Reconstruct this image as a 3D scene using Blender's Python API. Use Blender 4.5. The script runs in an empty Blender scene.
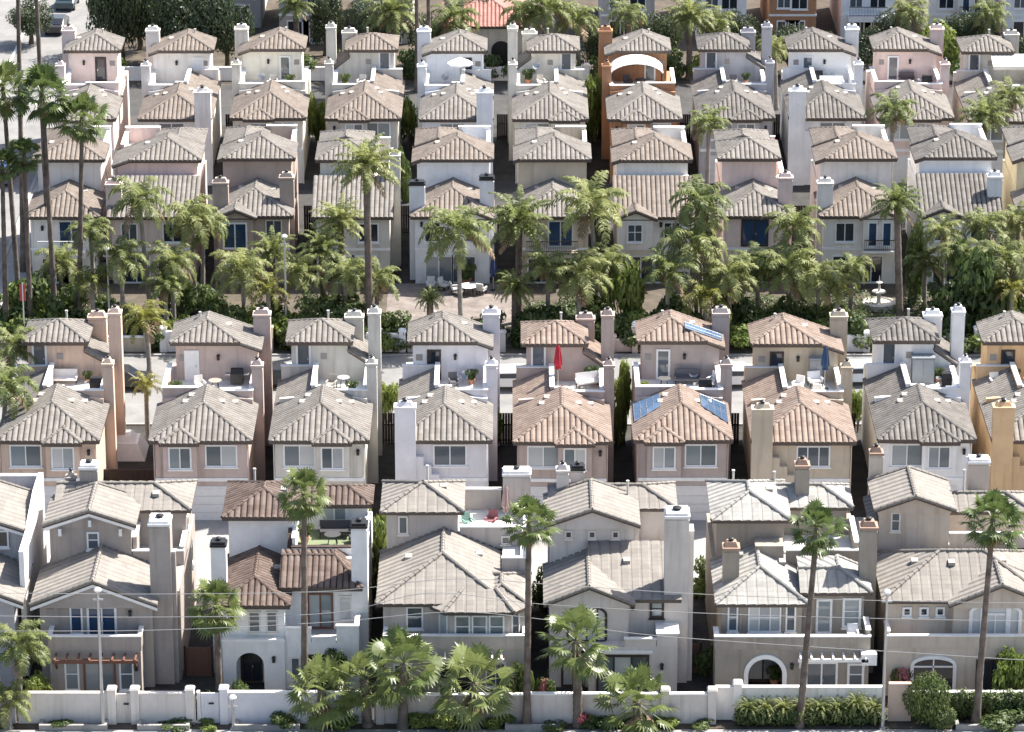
import bpy, math, random
from mathutils import Vector, Matrix
SC = bpy.context.scene
COL = SC.collection
R = math.radians
rnd = random.Random(11)

# ------------------------------------------------------------------ camera, sky, sun, exposure
FPX, PITCH, CAM_H = 3863.0, R(20.0), 95.9
cam_data = bpy.data.cameras.new('camera')
cam = bpy.data.objects.new('camera', cam_data)
COL.objects.link(cam)
cam.location = (0, 0, CAM_H)
cam.rotation_euler = (R(90) - PITCH, 0, 0)
cam_data.sensor_width = 36.0
cam_data.lens = FPX / 1024.0 * 36.0
cam_data.clip_start = 1.0
cam_data.clip_end = 6000.0
SC.camera = cam

SUN_DIR = Vector((0.54, 0.30, 0.785)).normalized()      # towards the sun: right of the view, a little behind the houses
elev = math.asin(SUN_DIR.z)
azim = math.atan2(SUN_DIR.x, SUN_DIR.y)                 # clockwise from +Y
world = bpy.data.worlds.new('World')
SC.world = world
world.use_nodes = True
wn = world.node_tree
sky = wn.nodes.new('ShaderNodeTexSky')
sky.sky_type = 'NISHITA'
sky.sun_disc = False
sky.sun_elevation = elev
sky.sun_rotation = azim
sky.air_density = 1.0
sky.dust_density = 2.5
bg = wn.nodes['Background']
bg.inputs['Strength'].default_value = 0.095
wn.links.new(sky.outputs[0], bg.inputs['Color'])
sun_data = bpy.data.lights.new('sun', 'SUN')
sun_data.energy = 5.0
sun_data.angle = R(0.5)
sun_data.color = (1.0, 0.945, 0.865)
sun = bpy.data.objects.new('sun', sun_data)
COL.objects.link(sun)
sun.rotation_euler = (-SUN_DIR).to_track_quat('-Z', 'Y').to_euler()
SC.view_settings.view_transform = 'Standard'
SC.view_settings.look = 'None'
SC.view_settings.gamma = 1.0
SC.view_settings.use_curve_mapping = False
SC.view_settings.exposure = 1.33

# ------------------------------------------------------------------ helpers
CP, SP = math.cos(PITCH), math.sin(PITCH)
def at(px, py, Y):
    """world x and z of the thing seen at px, py that stands at depth Y"""
    a = (px - 512) / FPX; b = (366 - py) / FPX
    t = Y / (CP + b * SP)
    return a * t, CAM_H + t * (-SP + b * CP)
def ground_at(px, py, z=0.0):
    a = (px - 512) / FPX; b = (366 - py) / FPX
    t = (z - CAM_H) / (-SP + b * CP)
    return a * t, t * (CP + b * SP)

def tag(o, label=None, cat=None, group=None, kind=None):
    if label: o['label'] = label
    if cat: o['category'] = cat
    if group: o['group'] = group
    if kind: o['kind'] = kind
    return o
def empty(name, loc, rz=0.0):
    o = bpy.data.objects.new(name, None)
    o.empty_display_size = 0.5
    COL.objects.link(o)
    o.location = loc
    o.rotation_euler = (0, 0, rz)
    return o

class MB:
    """collects faces and links them as ONE mesh object"""
    def __init__(s):
        s.f = []; s.uv = []; s.mi = []
    def face(s, pts, m=0, uv=None):
        s.f.append([tuple(p) for p in pts]); s.mi.append(m); s.uv.append(uv)
    def box(s, x0, x1, y0, y1, z0, z1, m=0):
        a, b, c, d = (x0, y0), (x1, y0), (x1, y1), (x0, y1)
        s.face([(*d, z0), (*c, z0), (*b, z0), (*a, z0)], m)
        s.face([(*a, z1), (*b, z1), (*c, z1), (*d, z1)], m)
        for p, q in ((a, b), (b, c), (c, d), (d, a)):
            s.face([(*p, z0), (*q, z0), (*q, z1), (*p, z1)], m)
    def frustum(s, x0, x1, y0, y1, z0, z1, e, m=0):
        a, b, c, d = (x0, y0), (x1, y0), (x1, y1), (x0, y1)
        A, B, C_, D = (x0 + e, y0 + e), (x1 - e, y0 + e), (x1 - e, y1 - e), (x0 + e, y1 - e)
        s.face([(*A, z1), (*B, z1), (*C_, z1), (*D, z1)], m)
        s.face([(*d, z0), (*c, z0), (*b, z0), (*a, z0)], m)
        for p, q, P, Q in ((a, b, A, B), (b, c, B, C_), (c, d, C_, D), (d, a, D, A)):
            s.face([(*p, z0), (*q, z0), (*Q, z1), (*P, z1)], m)
    def prism_y(s, poly, y0, y1, m=0):
        """poly: x,z points anticlockwise seen from -y"""
        s.face([(x, y0, z) for x, z in poly], m)
        s.face([(x, y1, z) for x, z in reversed(poly)], m)
        n = len(poly)
        for i in range(n):
            (xa, za), (xb, zb) = poly[i], poly[(i + 1) % n]
            s.face([(xb, y0, zb), (xa, y0, za), (xa, y1, za), (xb, y1, zb)], m)
    def prism_x(s, poly, x0, x1, m=0):
        """poly: y,z points anticlockwise seen from +x"""
        s.face([(x1, y, z) for y, z in poly], m)
        s.face([(x0, y, z) for y, z in reversed(poly)], m)
        n = len(poly)
        for i in range(n):
            (ya, za), (yb, zb) = poly[i], poly[(i + 1) % n]
            s.face([(x1, yb, zb), (x1, ya, za), (x0, ya, za), (x0, yb, zb)], m)
    def prism_z(s, poly, z0, z1, m=0):
        s.face([(x, y, z1) for x, y in poly], m)
        s.face([(x, y, z0) for x, y in reversed(poly)], m)
        n = len(poly)
        for i in range(n):
            (xa, ya), (xb, yb) = poly[i], poly[(i + 1) % n]
            s.face([(xa, ya, z0), (xb, yb, z0), (xb, yb, z1), (xa, ya, z1)], m)
    def tube(s, path, rad, n=8, m=0, caps=True, phase=0.0):
        path = [Vector(p) for p in path]
        rings = []; L = 0.0; ls = []
        for i, p in enumerate(path):
            d = (path[min(i + 1, len(path) - 1)] - path[max(i - 1, 0)]).normalized()
            ref = Vector((0, 0, 1)) if abs(d.z) < 0.95 else Vector((1, 0, 0))
            u = d.cross(ref).normalized(); w = u.cross(d).normalized()
            r = rad[i] if isinstance(rad, (list, tuple)) else rad
            rings.append([p + u * math.cos(2 * math.pi * k / n + phase) * r + w * math.sin(2 * math.pi * k / n + phase) * r for k in range(n)])
            if i: L += (p - path[i - 1]).length
            ls.append(L)
        for i in range(len(path) - 1):
            for k in range(n):
                k2 = (k + 1) % n
                s.face([rings[i][k], rings[i][k2], rings[i + 1][k2], rings[i + 1][k]], m,
                       [(k / n, ls[i]), ((k + 1) / n, ls[i]), ((k + 1) / n, ls[i + 1]), (k / n, ls[i + 1])])
        if caps:
            s.face(list(reversed(rings[0])), m); s.face(rings[-1], m)
    def lathe(s, prof, c=(0, 0, 0), n=12, m=0):
        rings = [[(c[0] + r * math.cos(2 * math.pi * k / n), c[1] + r * math.sin(2 * math.pi * k / n), c[2] + z) for k in range(n)] for r, z in prof]
        for i in range(len(prof) - 1):
            for k in range(n):
                k2 = (k + 1) % n
                s.face([rings[i][k], rings[i][k2], rings[i + 1][k2], rings[i + 1][k]], m)
        s.face(list(reversed(rings[0])), m); s.face(rings[-1], m)
    def arch_wall(s, x0, x1, z0, z1, y0, y1, cx, hw, zs, m=0, n=12, rise=None):
        """a wall with a real arched opening"""
        rise = rise or hw
        s.box(x0, cx - hw, y0, y1, z0, z1, m)
        s.box(cx + hw, x1, y0, y1, z0, z1, m)
        for i in range(n):
            a0 = math.pi - math.pi * i / n; a1 = math.pi - math.pi * (i + 1) / n
            xa, za = cx + hw * math.cos(a0), zs + rise * math.sin(a0)
            xb, zb = cx + hw * math.cos(a1), zs + rise * math.sin(a1)
            s.prism_y([(xa, za), (xb, zb), (xb, z1), (xa, z1)], y0, y1, m)
    def arch_ring(s, cx, z0, hw, zs, t, y0, y1, m=0, n=14, rise=None):
        rise = rise or hw
        pts = [(-hw, z0 - zs)] + [(hw * math.cos(math.pi - math.pi * i / n), rise * math.sin(math.pi * i / n)) for i in range(n + 1)] + [(hw, z0 - zs)]
        ko, kr = (hw + t) / hw, (rise + t) / rise
        out = [(-hw - t, z0 - zs)] + [(p[0] * ko, p[1] * kr) for p in pts[1:-1]] + [(hw + t, z0 - zs)]
        for i in range(len(pts) - 1):
            a, b, c, d = pts[i], pts[i + 1], out[i + 1], out[i]
            s.prism_y([(cx + q[0], zs + q[1]) for q in (a, b, c, d)], y0, y1, m)
    def arch_fill(s, cx, z0, hw, zs, y0, y1, m=0, n=14, rise=None):
        rise = rise or hw
        poly = [(cx - hw, z0), (cx + hw, z0)] + [(cx + hw * math.cos(math.pi * i / n), zs + rise * math.sin(math.pi * i / n)) for i in range(n + 1)]
        s.prism_y(poly, y0, y1, m)
    def slope(s, poly, pitch=0.37, amp=0.125, th=0.14, m=0, ms=2, prof=((0, 0), (.07, .5), (.25, .87), (.5, 1), (.75, .87), (.93, .5))):
        """one tiled roof plane: rounded tile runs from eave to ridge, closed at eave and rake"""
        P = [Vector(p) for p in poly]
        n = Vector((0, 0, 0))
        for i in range(len(P)):
            a, b = P[i], P[(i + 1) % len(P)]
            n += Vector(((a.y - b.y) * (a.z + b.z), (a.z - b.z) * (a.x + b.x), (a.x - b.x) * (a.y + b.y)))
        n.normalize()
        if n.z < 0: n = -n; P.reverse()
        up = (Vector((0, 0, 1)) - n * n.z).normalized()
        u = up.cross(n).normalized()
        c = P[0].dot(n)
        q = [(p.dot(u), p.dot(up)) for p in P]
        ua, ub = min(t[0] for t in q), max(t[0] for t in q)
        us = set(round(t[0], 5) for t in q)
        k = math.floor(ua / pitch)
        while k * pitch < ub:
            for f_, _ in prof:
                x = (k + f_) * pitch
                if ua < x < ub: us.add(round(x, 5))
            k += 1
        us = sorted(us)
        cols = []
        def hh(x):
            t = x / pitch - math.floor(x / pitch)
            pr = list(prof) + [(1, prof[0][1])]
            for (t0, h0), (t1, h1) in zip(pr, pr[1:]):
                if t0 <= t <= t1: return amp * (h0 + (h1 - h0) * (t - t0) / max(t1 - t0, 1e-6))
            return 0
        for x in us:
            vs = []
            for i in range(len(q)):
                (xa, va), (xb, vb) = q[i], q[(i + 1) % len(q)]
                if min(xa, xb) - 1e-4 <= x <= max(xa, xb) + 1e-4:
                    if abs(xa - xb) < 1e-4: vs += [va, vb]
                    else: vs.append(va + (vb - va) * (x - xa) / (xb - xa))
            if not vs: continue
            v0, v1 = min(vs), max(vs)
            h = hh(x)
            lo = u * x + up * v0 + n * (c + h); hi = u * x + up * v1 + n * (c + h)
            base = u * x + up * v0 + n * c - Vector((0, 0, th))
            top = u * x + up * v1 + n * c - Vector((0, 0, th))
            cols.append((x, v0, v1, lo, hi, base, top))
        for A, B in zip(cols, cols[1:]):
            if B[0] - A[0] < 1e-4: continue
            pts = [A[3], B[3], B[4], A[4]]; uv = [(A[0], A[1]), (B[0], B[1]), (B[0], B[2]), (A[0], A[2])]
            if A[2] - A[1] < 1e-4: pts = pts[:3]; uv = uv[:3]
            elif B[2] - B[1] < 1e-4: pts = [A[3], B[3], A[4]]; uv = [uv[0], uv[1], uv[3]]
            s.face(pts, m, uv)
            s.face([A[5], B[5], B[3], A[3]], ms, [(A[0], 0), (B[0], 0), (B[0], .1), (A[0], .1)])
        for A, flip in ((cols[0], False), (cols[-1], True)):
            if A[2] - A[1] > 1e-3:
                pts = [A[6], A[5], A[3], A[4]]
                s.face(pts if not flip else list(reversed(pts)), ms, [(0, 0)] * 4)
        s.face([p - Vector((0, 0, th)) for p in reversed(P)], ms, [(0, 0)] * len(P))
    def build(s, name, mats, parent=None, mirror=None, smooth=False, loc=None):
        if not isinstance(mats, (list, tuple)): mats = [mats]
        vs = []; fs = []; idx = {}
        for f in s.f:
            g = []
            for p in f:
                x, y, z = p
                if mirror is not None: x = mirror - x
                k = (round(x, 4), round(y, 4), round(z, 4))
                if smooth:
                    j = idx.get(k)
                    if j is None:
                        j = len(vs); idx[k] = j; vs.append((x, y, z))
                else:
                    j = len(vs); vs.append((x, y, z))
                g.append(j)
            if mirror is not None: g.reverse()
            fs.append(g)
        me = bpy.data.meshes.new(name)
        me.from_pydata(vs, [], fs)
        me.polygons.foreach_set('material_index', s.mi)
        if any(u is not None for u in s.uv):
            lay = me.uv_layers.new(name='UVMap')
            flat = []
            for f, u in zip(s.f, s.uv):
                u = u if u is not None else [(0, 0)] * len(f)
                if mirror is not None: u = list(reversed(u))
                for a in u: flat += [a[0], a[1]]
            lay.data.foreach_set('uv', flat)
        for m in mats: me.materials.append(m)
        if smooth: me.polygons.foreach_set('use_smooth', [True] * len(me.polygons))
        me.update()
        o = bpy.data.objects.new(name, me)
        COL.objects.link(o)
        if parent: o.parent = parent
        if loc: o.location = loc
        return o

# ------------------------------------------------------------------ materials
def nodes(m):
    m.use_nodes = True
    t = m.node_tree
    return t, t.nodes, t.links, t.nodes['Principled BSDF']
_cache = {}
def simple(name, col, rough=0.7, metal=0.0, spec=0.3):
    if name in _cache: return _cache[name]
    m = bpy.data.materials.new(name)
    t, N, L, b = nodes(m)
    geo = N.new('ShaderNodeTexCoord')
    nz = N.new('ShaderNodeTexNoise'); nz.inputs['Scale'].default_value = 3.0; nz.inputs['Detail'].default_value = 4
    L.new(geo.outputs['Object'], nz.inputs['Vector'])
    mx = N.new('ShaderNodeMix'); mx.data_type = 'RGBA'
    mx.inputs[6].default_value = (*[c * 0.86 for c in col], 1); mx.inputs[7].default_value = (*[min(c * 1.1, .95) for c in col], 1)
    L.new(nz.outputs['Fac'], mx.inputs[0]); L.new(mx.outputs[2], b.inputs['Base Color'])
    b.inputs['Roughness'].default_value = rough; b.inputs['Metallic'].default_value = metal
    b.inputs['Specular IOR Level'].default_value = spec
    _cache[name] = m
    return m
def stucco(name, col, dirt=0.8):
    key = 'stucco_' + name
    if key in _cache: return _cache[key]
    m = bpy.data.materials.new(key)
    t, N, L, b = nodes(m)
    tc = N.new('ShaderNodeTexCoord'); oi = N.new('ShaderNodeObjectInfo')
    add = N.new('ShaderNodeVectorMath'); add.operation = 'ADD'
    L.new(tc.outputs['Object'], add.inputs[0])
    sc = N.new('ShaderNodeVectorMath'); sc.operation = 'SCALE'; sc.inputs[0].default_value = (37, 11, 5)
    L.new(oi.outputs['Random'], sc.inputs[3]); L.new(sc.outputs[0], add.inputs[1])
    # broad patches of weathering
    n1 = N.new('ShaderNodeTexNoise'); n1.inputs['Scale'].default_value = 0.55; n1.inputs['Detail'].default_value = 5; n1.inputs['Roughness'].default_value = .65
    L.new(add.outputs[0], n1.inputs['Vector'])
    # rain streaks: stretched along z
    mp = N.new('ShaderNodeMapping'); mp.inputs['Scale'].default_value = (2.6, 2.6, 0.22)
    L.new(add.outputs[0], mp.inputs['Vector'])
    n2 = N.new('ShaderNodeTexNoise'); n2.inputs['Scale'].default_value = 1.0; n2.inputs['Detail'].default_value = 4
    L.new(mp.outputs[0], n2.inputs['Vector'])
    r1 = N.new('ShaderNodeMapRange'); r1.inputs[1].default_value = .38; r1.inputs[2].default_value = .66
    L.new(n1.outputs['Fac'], r1.inputs[0])
    r2 = N.new('ShaderNodeMapRange'); r2.inputs[1].default_value = .52; r2.inputs[2].default_value = .74
    L.new(n2.outputs['Fac'], r2.inputs[0])
    m1 = N.new('ShaderNodeMix'); m1.data_type = 'RGBA'
    m1.inputs[6].default_value = (*[c * .9 for c in col], 1); m1.inputs[7].default_value = (*[min(.9, c * 1.06) for c in col], 1)
    L.new(r1.outputs[0], m1.inputs[0])
    m2 = N.new('ShaderNodeMix'); m2.data_type = 'RGBA'
    m2.inputs[7].default_value = (col[0] * .72, col[1] * .7, col[2] * .68, 1)
    mul = N.new('ShaderNodeMath'); mul.operation = 'MULTIPLY'; mul.inputs[1].default_value = dirt
    L.new(r2.outputs[0], mul.inputs[0]); L.new(mul.outputs[0], m2.inputs[0]); L.new(m1.outputs[2], m2.inputs[6])
    L.new(m2.outputs[2], b.inputs['Base Color'])
    n3 = N.new('ShaderNodeTexNoise'); n3.inputs['Scale'].default_value = 9; n3.inputs['Detail'].default_value = 3
    L.new(tc.outputs['Object'], n3.inputs['Vector'])
    bp = N.new('ShaderNodeBump'); bp.inputs['Strength'].default_value = .25; bp.inputs['Distance'].default_value = .03
    L.new(n3.outputs['Fac'], bp.inputs['Height']); L.new(bp.outputs[0], b.inputs['Normal'])
    b.inputs['Roughness'].default_value = .88; b.inputs['Specular IOR Level'].default_value = .15
    _cache[key] = m
    return m
def tile(name, dark, light, wash, pitch=0.37, course=0.42, washamt=.5, channel_shade=.85):
    key = 'tile_' + name
    if key in _cache: return _cache[key]
    m = bpy.data.materials.new(key)
    t, N, L, b = nodes(m)
    uv = N.new('ShaderNodeUVMap'); uv.uv_map = 'UVMap'
    dv = N.new('ShaderNodeVectorMath'); dv.operation = 'DIVIDE'; dv.inputs[1].default_value = (pitch, course, 1)
    L.new(uv.outputs[0], dv.inputs[0])
    fl = N.new('ShaderNodeVectorMath'); fl.operation = 'FLOOR'; L.new(dv.outputs[0], fl.inputs[0])
    oi = N.new('ShaderNodeObjectInfo')
    cx = N.new('ShaderNodeCombineXYZ'); L.new(oi.outputs['Random'], cx.inputs['Z'])
    sc = N.new('ShaderNodeVectorMath'); sc.operation = 'SCALE'; sc.inputs[3].default_value = 91; L.new(cx.outputs[0], sc.inputs[0])
    ad = N.new('ShaderNodeVectorMath'); ad.operation = 'ADD'; L.new(fl.outputs[0], ad.inputs[0]); L.new(sc.outputs[0], ad.inputs[1])
    wn_ = N.new('ShaderNodeTexWhiteNoise'); wn_.noise_dimensions = '3D'; L.new(ad.outputs[0], wn_.inputs['Vector'])
    cr = N.new('ShaderNodeValToRGB')
    cr.color_ramp.elements[0].color = (*dark, 1); cr.color_ramp.elements[1].color = (*light, 1)
    cr.color_ramp.elements[0].position = -0.0
    e = cr.color_ramp.elements.new(.5); e.color = (*[(a + c) / 2 for a, c in zip(dark, light)], 1)
    L.new(wn_.outputs['Value'], cr.inputs[0])
    tc = N.new('ShaderNodeTexCoord')
    ad2 = N.new('ShaderNodeVectorMath'); ad2.operation = 'ADD'; L.new(tc.outputs['Object'], ad2.inputs[0]); L.new(sc.outputs[0], ad2.inputs[1])
    nz = N.new('ShaderNodeTexNoise'); nz.inputs['Scale'].default_value = .9; nz.inputs['Detail'].default_value = 5; nz.inputs['Roughness'].default_value = .7
    L.new(ad2.outputs[0], nz.inputs['Vector'])
    mr = N.new('ShaderNodeMapRange'); mr.inputs[1].default_value = .42; mr.inputs[2].default_value = .7; mr.inputs[4].default_value = washamt
    L.new(nz.outputs['Fac'], mr.inputs[0])
    mx = N.new('ShaderNodeMix'); mx.data_type = 'RGBA'; mx.inputs[7].default_value = (*wash, 1)
    L.new(mr.outputs[0], mx.inputs[0]); L.new(cr.outputs[0], mx.inputs[6])
    # the lap of each course
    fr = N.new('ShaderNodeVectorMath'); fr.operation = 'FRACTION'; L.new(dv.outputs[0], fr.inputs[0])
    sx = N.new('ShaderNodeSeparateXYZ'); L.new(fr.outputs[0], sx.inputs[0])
    # shade painted dark into the channels between the tile runs, patchy along their length
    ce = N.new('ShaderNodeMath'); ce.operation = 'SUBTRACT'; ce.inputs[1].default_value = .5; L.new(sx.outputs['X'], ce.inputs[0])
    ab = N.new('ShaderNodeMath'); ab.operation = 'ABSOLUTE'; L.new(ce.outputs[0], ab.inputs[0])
    ch = N.new('ShaderNodeMapRange'); ch.inputs[1].default_value = .33; ch.inputs[2].default_value = .46; ch.inputs[4].default_value = channel_shade
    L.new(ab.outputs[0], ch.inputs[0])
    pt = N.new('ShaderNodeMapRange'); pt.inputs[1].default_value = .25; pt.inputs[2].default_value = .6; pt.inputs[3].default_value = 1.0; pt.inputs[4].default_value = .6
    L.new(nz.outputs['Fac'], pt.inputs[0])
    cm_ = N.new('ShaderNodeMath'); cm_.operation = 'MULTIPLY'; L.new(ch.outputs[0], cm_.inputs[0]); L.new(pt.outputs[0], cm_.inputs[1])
    shade_mix = N.new('ShaderNodeMix'); shade_mix.data_type = 'RGBA'; shade_mix.inputs[7].default_value = (*[c * .28 for c in dark], 1)
    L.new(cm_.outputs[0], shade_mix.inputs[0]); L.new(mx.outputs[2], shade_mix.inputs[6]); L.new(shade_mix.outputs[2], b.inputs['Base Color'])
    inv = N.new('ShaderNodeMath'); inv.operation = 'SUBTRACT'; inv.inputs[0].default_value = 1; L.new(sx.outputs['Y'], inv.inputs[1])
    bp = N.new('ShaderNodeBump'); bp.inputs['Strength'].default_value = .8; bp.inputs['Distance'].default_value = .035
    L.new(inv.outputs[0], bp.inputs['Height']); L.new(bp.outputs[0], b.inputs['Normal'])
    b.inputs['Roughness'].default_value = .82; b.inputs['Specular IOR Level'].default_value = .25
    _cache[key] = m
    return m
def glass(name, col, rough=.06):
    if name in _cache: return _cache[name]
    m = bpy.data.materials.new(name)
    t, N, L, b = nodes(m)
    oi = N.new('ShaderNodeObjectInfo')
    tc = N.new('ShaderNodeTexCoord')
    nz = N.new('ShaderNodeTexNoise'); nz.inputs['Scale'].default_value = 1.3; L.new(tc.outputs['Object'], nz.inputs['Vector'])
    mx = N.new('ShaderNodeMix'); mx.data_type = 'RGBA'
    mx.inputs[6].default_value = (*[c * .45 for c in col], 1); mx.inputs[7].default_value = (*[min(.85, c * 1.5) for c in col], 1)
    av = N.new('ShaderNodeMath'); av.operation = 'ADD'; L.new(oi.outputs['Random'], av.inputs[0]); L.new(nz.outputs['Fac'], av.inputs[1])
    hf = N.new('ShaderNodeMath'); hf.operation = 'MULTIPLY'; hf.inputs[1].default_value = .5; L.new(av.outputs[0], hf.inputs[0])
    L.new(hf.outputs[0], mx.inputs[0]); L.new(mx.outputs[2], b.inputs['Base Color'])
    b.inputs['Roughness'].default_value = rough; b.inputs['Specular IOR Level'].default_value = .6
    _cache[name] = m
    return m
def curtain(name):
    """window panes, some with pale blinds drawn behind them, some dark"""
    if name in _cache: return _cache[name]
    m = bpy.data.materials.new(name)
    t, N, L, b = nodes(m)
    geo = N.new('ShaderNodeNewGeometry'); oi = N.new('ShaderNodeObjectInfo')
    ad = N.new('ShaderNodeMath'); ad.operation = 'ADD'; L.new(geo.outputs['Random Per Island'], ad.inputs[0]); L.new(oi.outputs['Random'], ad.inputs[1])
    fr = N.new('ShaderNodeMath'); fr.operation = 'FRACT'; L.new(ad.outputs[0], fr.inputs[0])
    cr = N.new('ShaderNodeValToRGB'); e = cr.color_ramp.elements
    e[0].color = (.07, .09, .10, 1); e[1].color = (.52, .53, .52, 1); k = e.new(.45); k.color = (.20, .24, .26, 1)
    L.new(fr.outputs[0], cr.inputs[0]); L.new(cr.outputs[0], b.inputs['Base Color'])
    b.inputs['Roughness'].default_value = .10; b.inputs['Specular IOR Level'].default_value = .6
    _cache[name] = m
    return m
def leafmat(name, a, b_, trans=.45, rough=.5):
    if name in _cache: return _cache[name]
    m = bpy.data.materials.new(name)
    t, N, L, b = nodes(m)
    oi = N.new('ShaderNodeObjectInfo'); geo = N.new('ShaderNodeNewGeometry')
    ad = N.new('ShaderNodeMath'); ad.operation = 'ADD'
    L.new(geo.outputs['Random Per Island'], ad.inputs[0]); L.new(oi.outputs['Random'], ad.inputs[1])
    hf = N.new('ShaderNodeMath'); hf.operation = 'MULTIPLY'; hf.inputs[1].default_value = .5; L.new(ad.outputs[0], hf.inputs[0])
    mx = N.new('ShaderNodeMix'); mx.data_type = 'RGBA'; mx.inputs[6].default_value = (*a, 1); mx.inputs[7].default_value = (*b_, 1)
    L.new(hf.outputs[0], mx.inputs[0]); L.new(mx.outputs[2], b.inputs['Base Color'])
    b.inputs['Roughness'].default_value = rough; b.inputs['Specular IOR Level'].default_value = .45
    tr = N.new('ShaderNodeBsdfTranslucent'); L.new(mx.outputs[2], tr.inputs['Color'])
    ms = N.new('ShaderNodeMixShader'); ms.inputs[0].default_value = trans
    out = N['Material Output']
    L.new(b.outputs[0], ms.inputs[1]); L.new(tr.outputs[0], ms.inputs[2]); L.new(ms.outputs[0], out.inputs['Surface'])
    _cache[name] = m
    return m
def ground_mat(name, a, b_, scale=.6, c=None):
    if name in _cache: return _cache[name]
    m = bpy.data.materials.new(name)
    t, N, L, b = nodes(m)
    geo = N.new('ShaderNodeNewGeometry')
    n1 = N.new('ShaderNodeTexNoise'); n1.inputs['Scale'].default_value = scale; n1.inputs['Detail'].default_value = 8; n1.inputs['Roughness'].default_value = .7
    L.new(geo.outputs['Position'], n1.inputs['Vector'])
    cr = N.new('ShaderNodeValToRGB'); cr.color_ramp.elements[0].position = .33; cr.color_ramp.elements[1].position = .68
    cr.color_ramp.elements[0].color = (*a, 1); cr.color_ramp.elements[1].color = (*b_, 1)
    L.new(n1.outputs['Fac'], cr.inputs[0]); L.new(cr.outputs[0], b.inputs['Base Color'])
    n2 = N.new('ShaderNodeTexNoise'); n2.inputs['Scale'].default_value = 6; n2.inputs['Detail'].default_value = 4
    L.new(geo.outputs['Position'], n2.inputs['Vector'])
    bp = N.new('ShaderNodeBump'); bp.inputs['Strength'].default_value = .4; bp.inputs['Distance'].default_value = .05
    L.new(n2.outputs['Fac'], bp.inputs['Height']); L.new(bp.outputs[0], b.inputs['Normal'])
    b.inputs['Roughness'].default_value = .9; b.inputs['Specular IOR Level'].default_value = .2
    _cache[name] = m
    return m

FASCIA_SHADE = simple('eave_shadow_board', (.10, .08, .068), .7)  # eave boards and undersides, coloured dark to paint in the shadow line
WHITE = simple('white_paint', (.80, .80, .79), .55)
CREAM = simple('cream_paint', (.70, .66, .60), .6)
DARKTRIM = simple('dark_brown_paint', (.045, .032, .028), .5)
BROWN = simple('brown_wood', (.17, .085, .06), .7)
DARK = simple('dark_metal', (.03, .03, .032), .45, .3)
STEEL = simple('grey_metal', (.42, .43, .44), .4, .7)
TERRACOTTA = simple('terracotta_clay', (.33, .23, .175), .8)
DECK = simple('pale_deck_coating', (.74, .73, .70), .85)
DECKGREY = simple('grey_deck_coating', (.36, .35, .34), .85)
TURF = simple('green_turf', (.17, .205, .12), .95)
CAP = stucco('white_coping', (.80, .79, .77), .3)
GARAGE = simple('garage_door_paint', (.72, .71, .70), .6)
G_DARK = glass('pane_dark', (.025, .032, .045))
G_BLUE = glass('pane_blue', (.03, .06, .12))
G_MID = glass('pane_grey', (.10, .12, .14))
G_CURT = curtain('pane_curtain')
GL = {'dark': G_DARK, 'blue': G_BLUE, 'mid': G_MID, 'curtain': G_CURT}
FRM = {'white': WHITE, 'cream': CREAM, 'dark': DARKTRIM, 'brown': BROWN}

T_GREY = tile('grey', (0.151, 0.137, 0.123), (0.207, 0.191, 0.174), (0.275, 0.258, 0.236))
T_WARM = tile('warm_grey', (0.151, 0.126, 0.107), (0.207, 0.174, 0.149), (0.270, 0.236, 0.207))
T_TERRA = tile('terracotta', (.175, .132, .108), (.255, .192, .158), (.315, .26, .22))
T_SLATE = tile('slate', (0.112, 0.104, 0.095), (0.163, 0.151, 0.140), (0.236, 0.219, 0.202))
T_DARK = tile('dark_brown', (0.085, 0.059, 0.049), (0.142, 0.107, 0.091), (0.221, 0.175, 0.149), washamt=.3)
T_FLAT = tile('flat_beige', (0.198, 0.182, 0.166), (0.237, 0.218, 0.195), (0.294, 0.275, 0.250), pitch=.6, course=.36, washamt=.5, channel_shade=.45)
T_FLATG = tile('flat_grey', (0.242, 0.234, 0.217), (0.303, 0.295, 0.279), (0.394, 0.385, 0.365), pitch=.6, course=.36, washamt=.6, channel_shade=.45)
T_RED = tile('coral_red', (.30, .15, .125), (.38, .20, .17), (.42, .28, .24))
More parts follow.
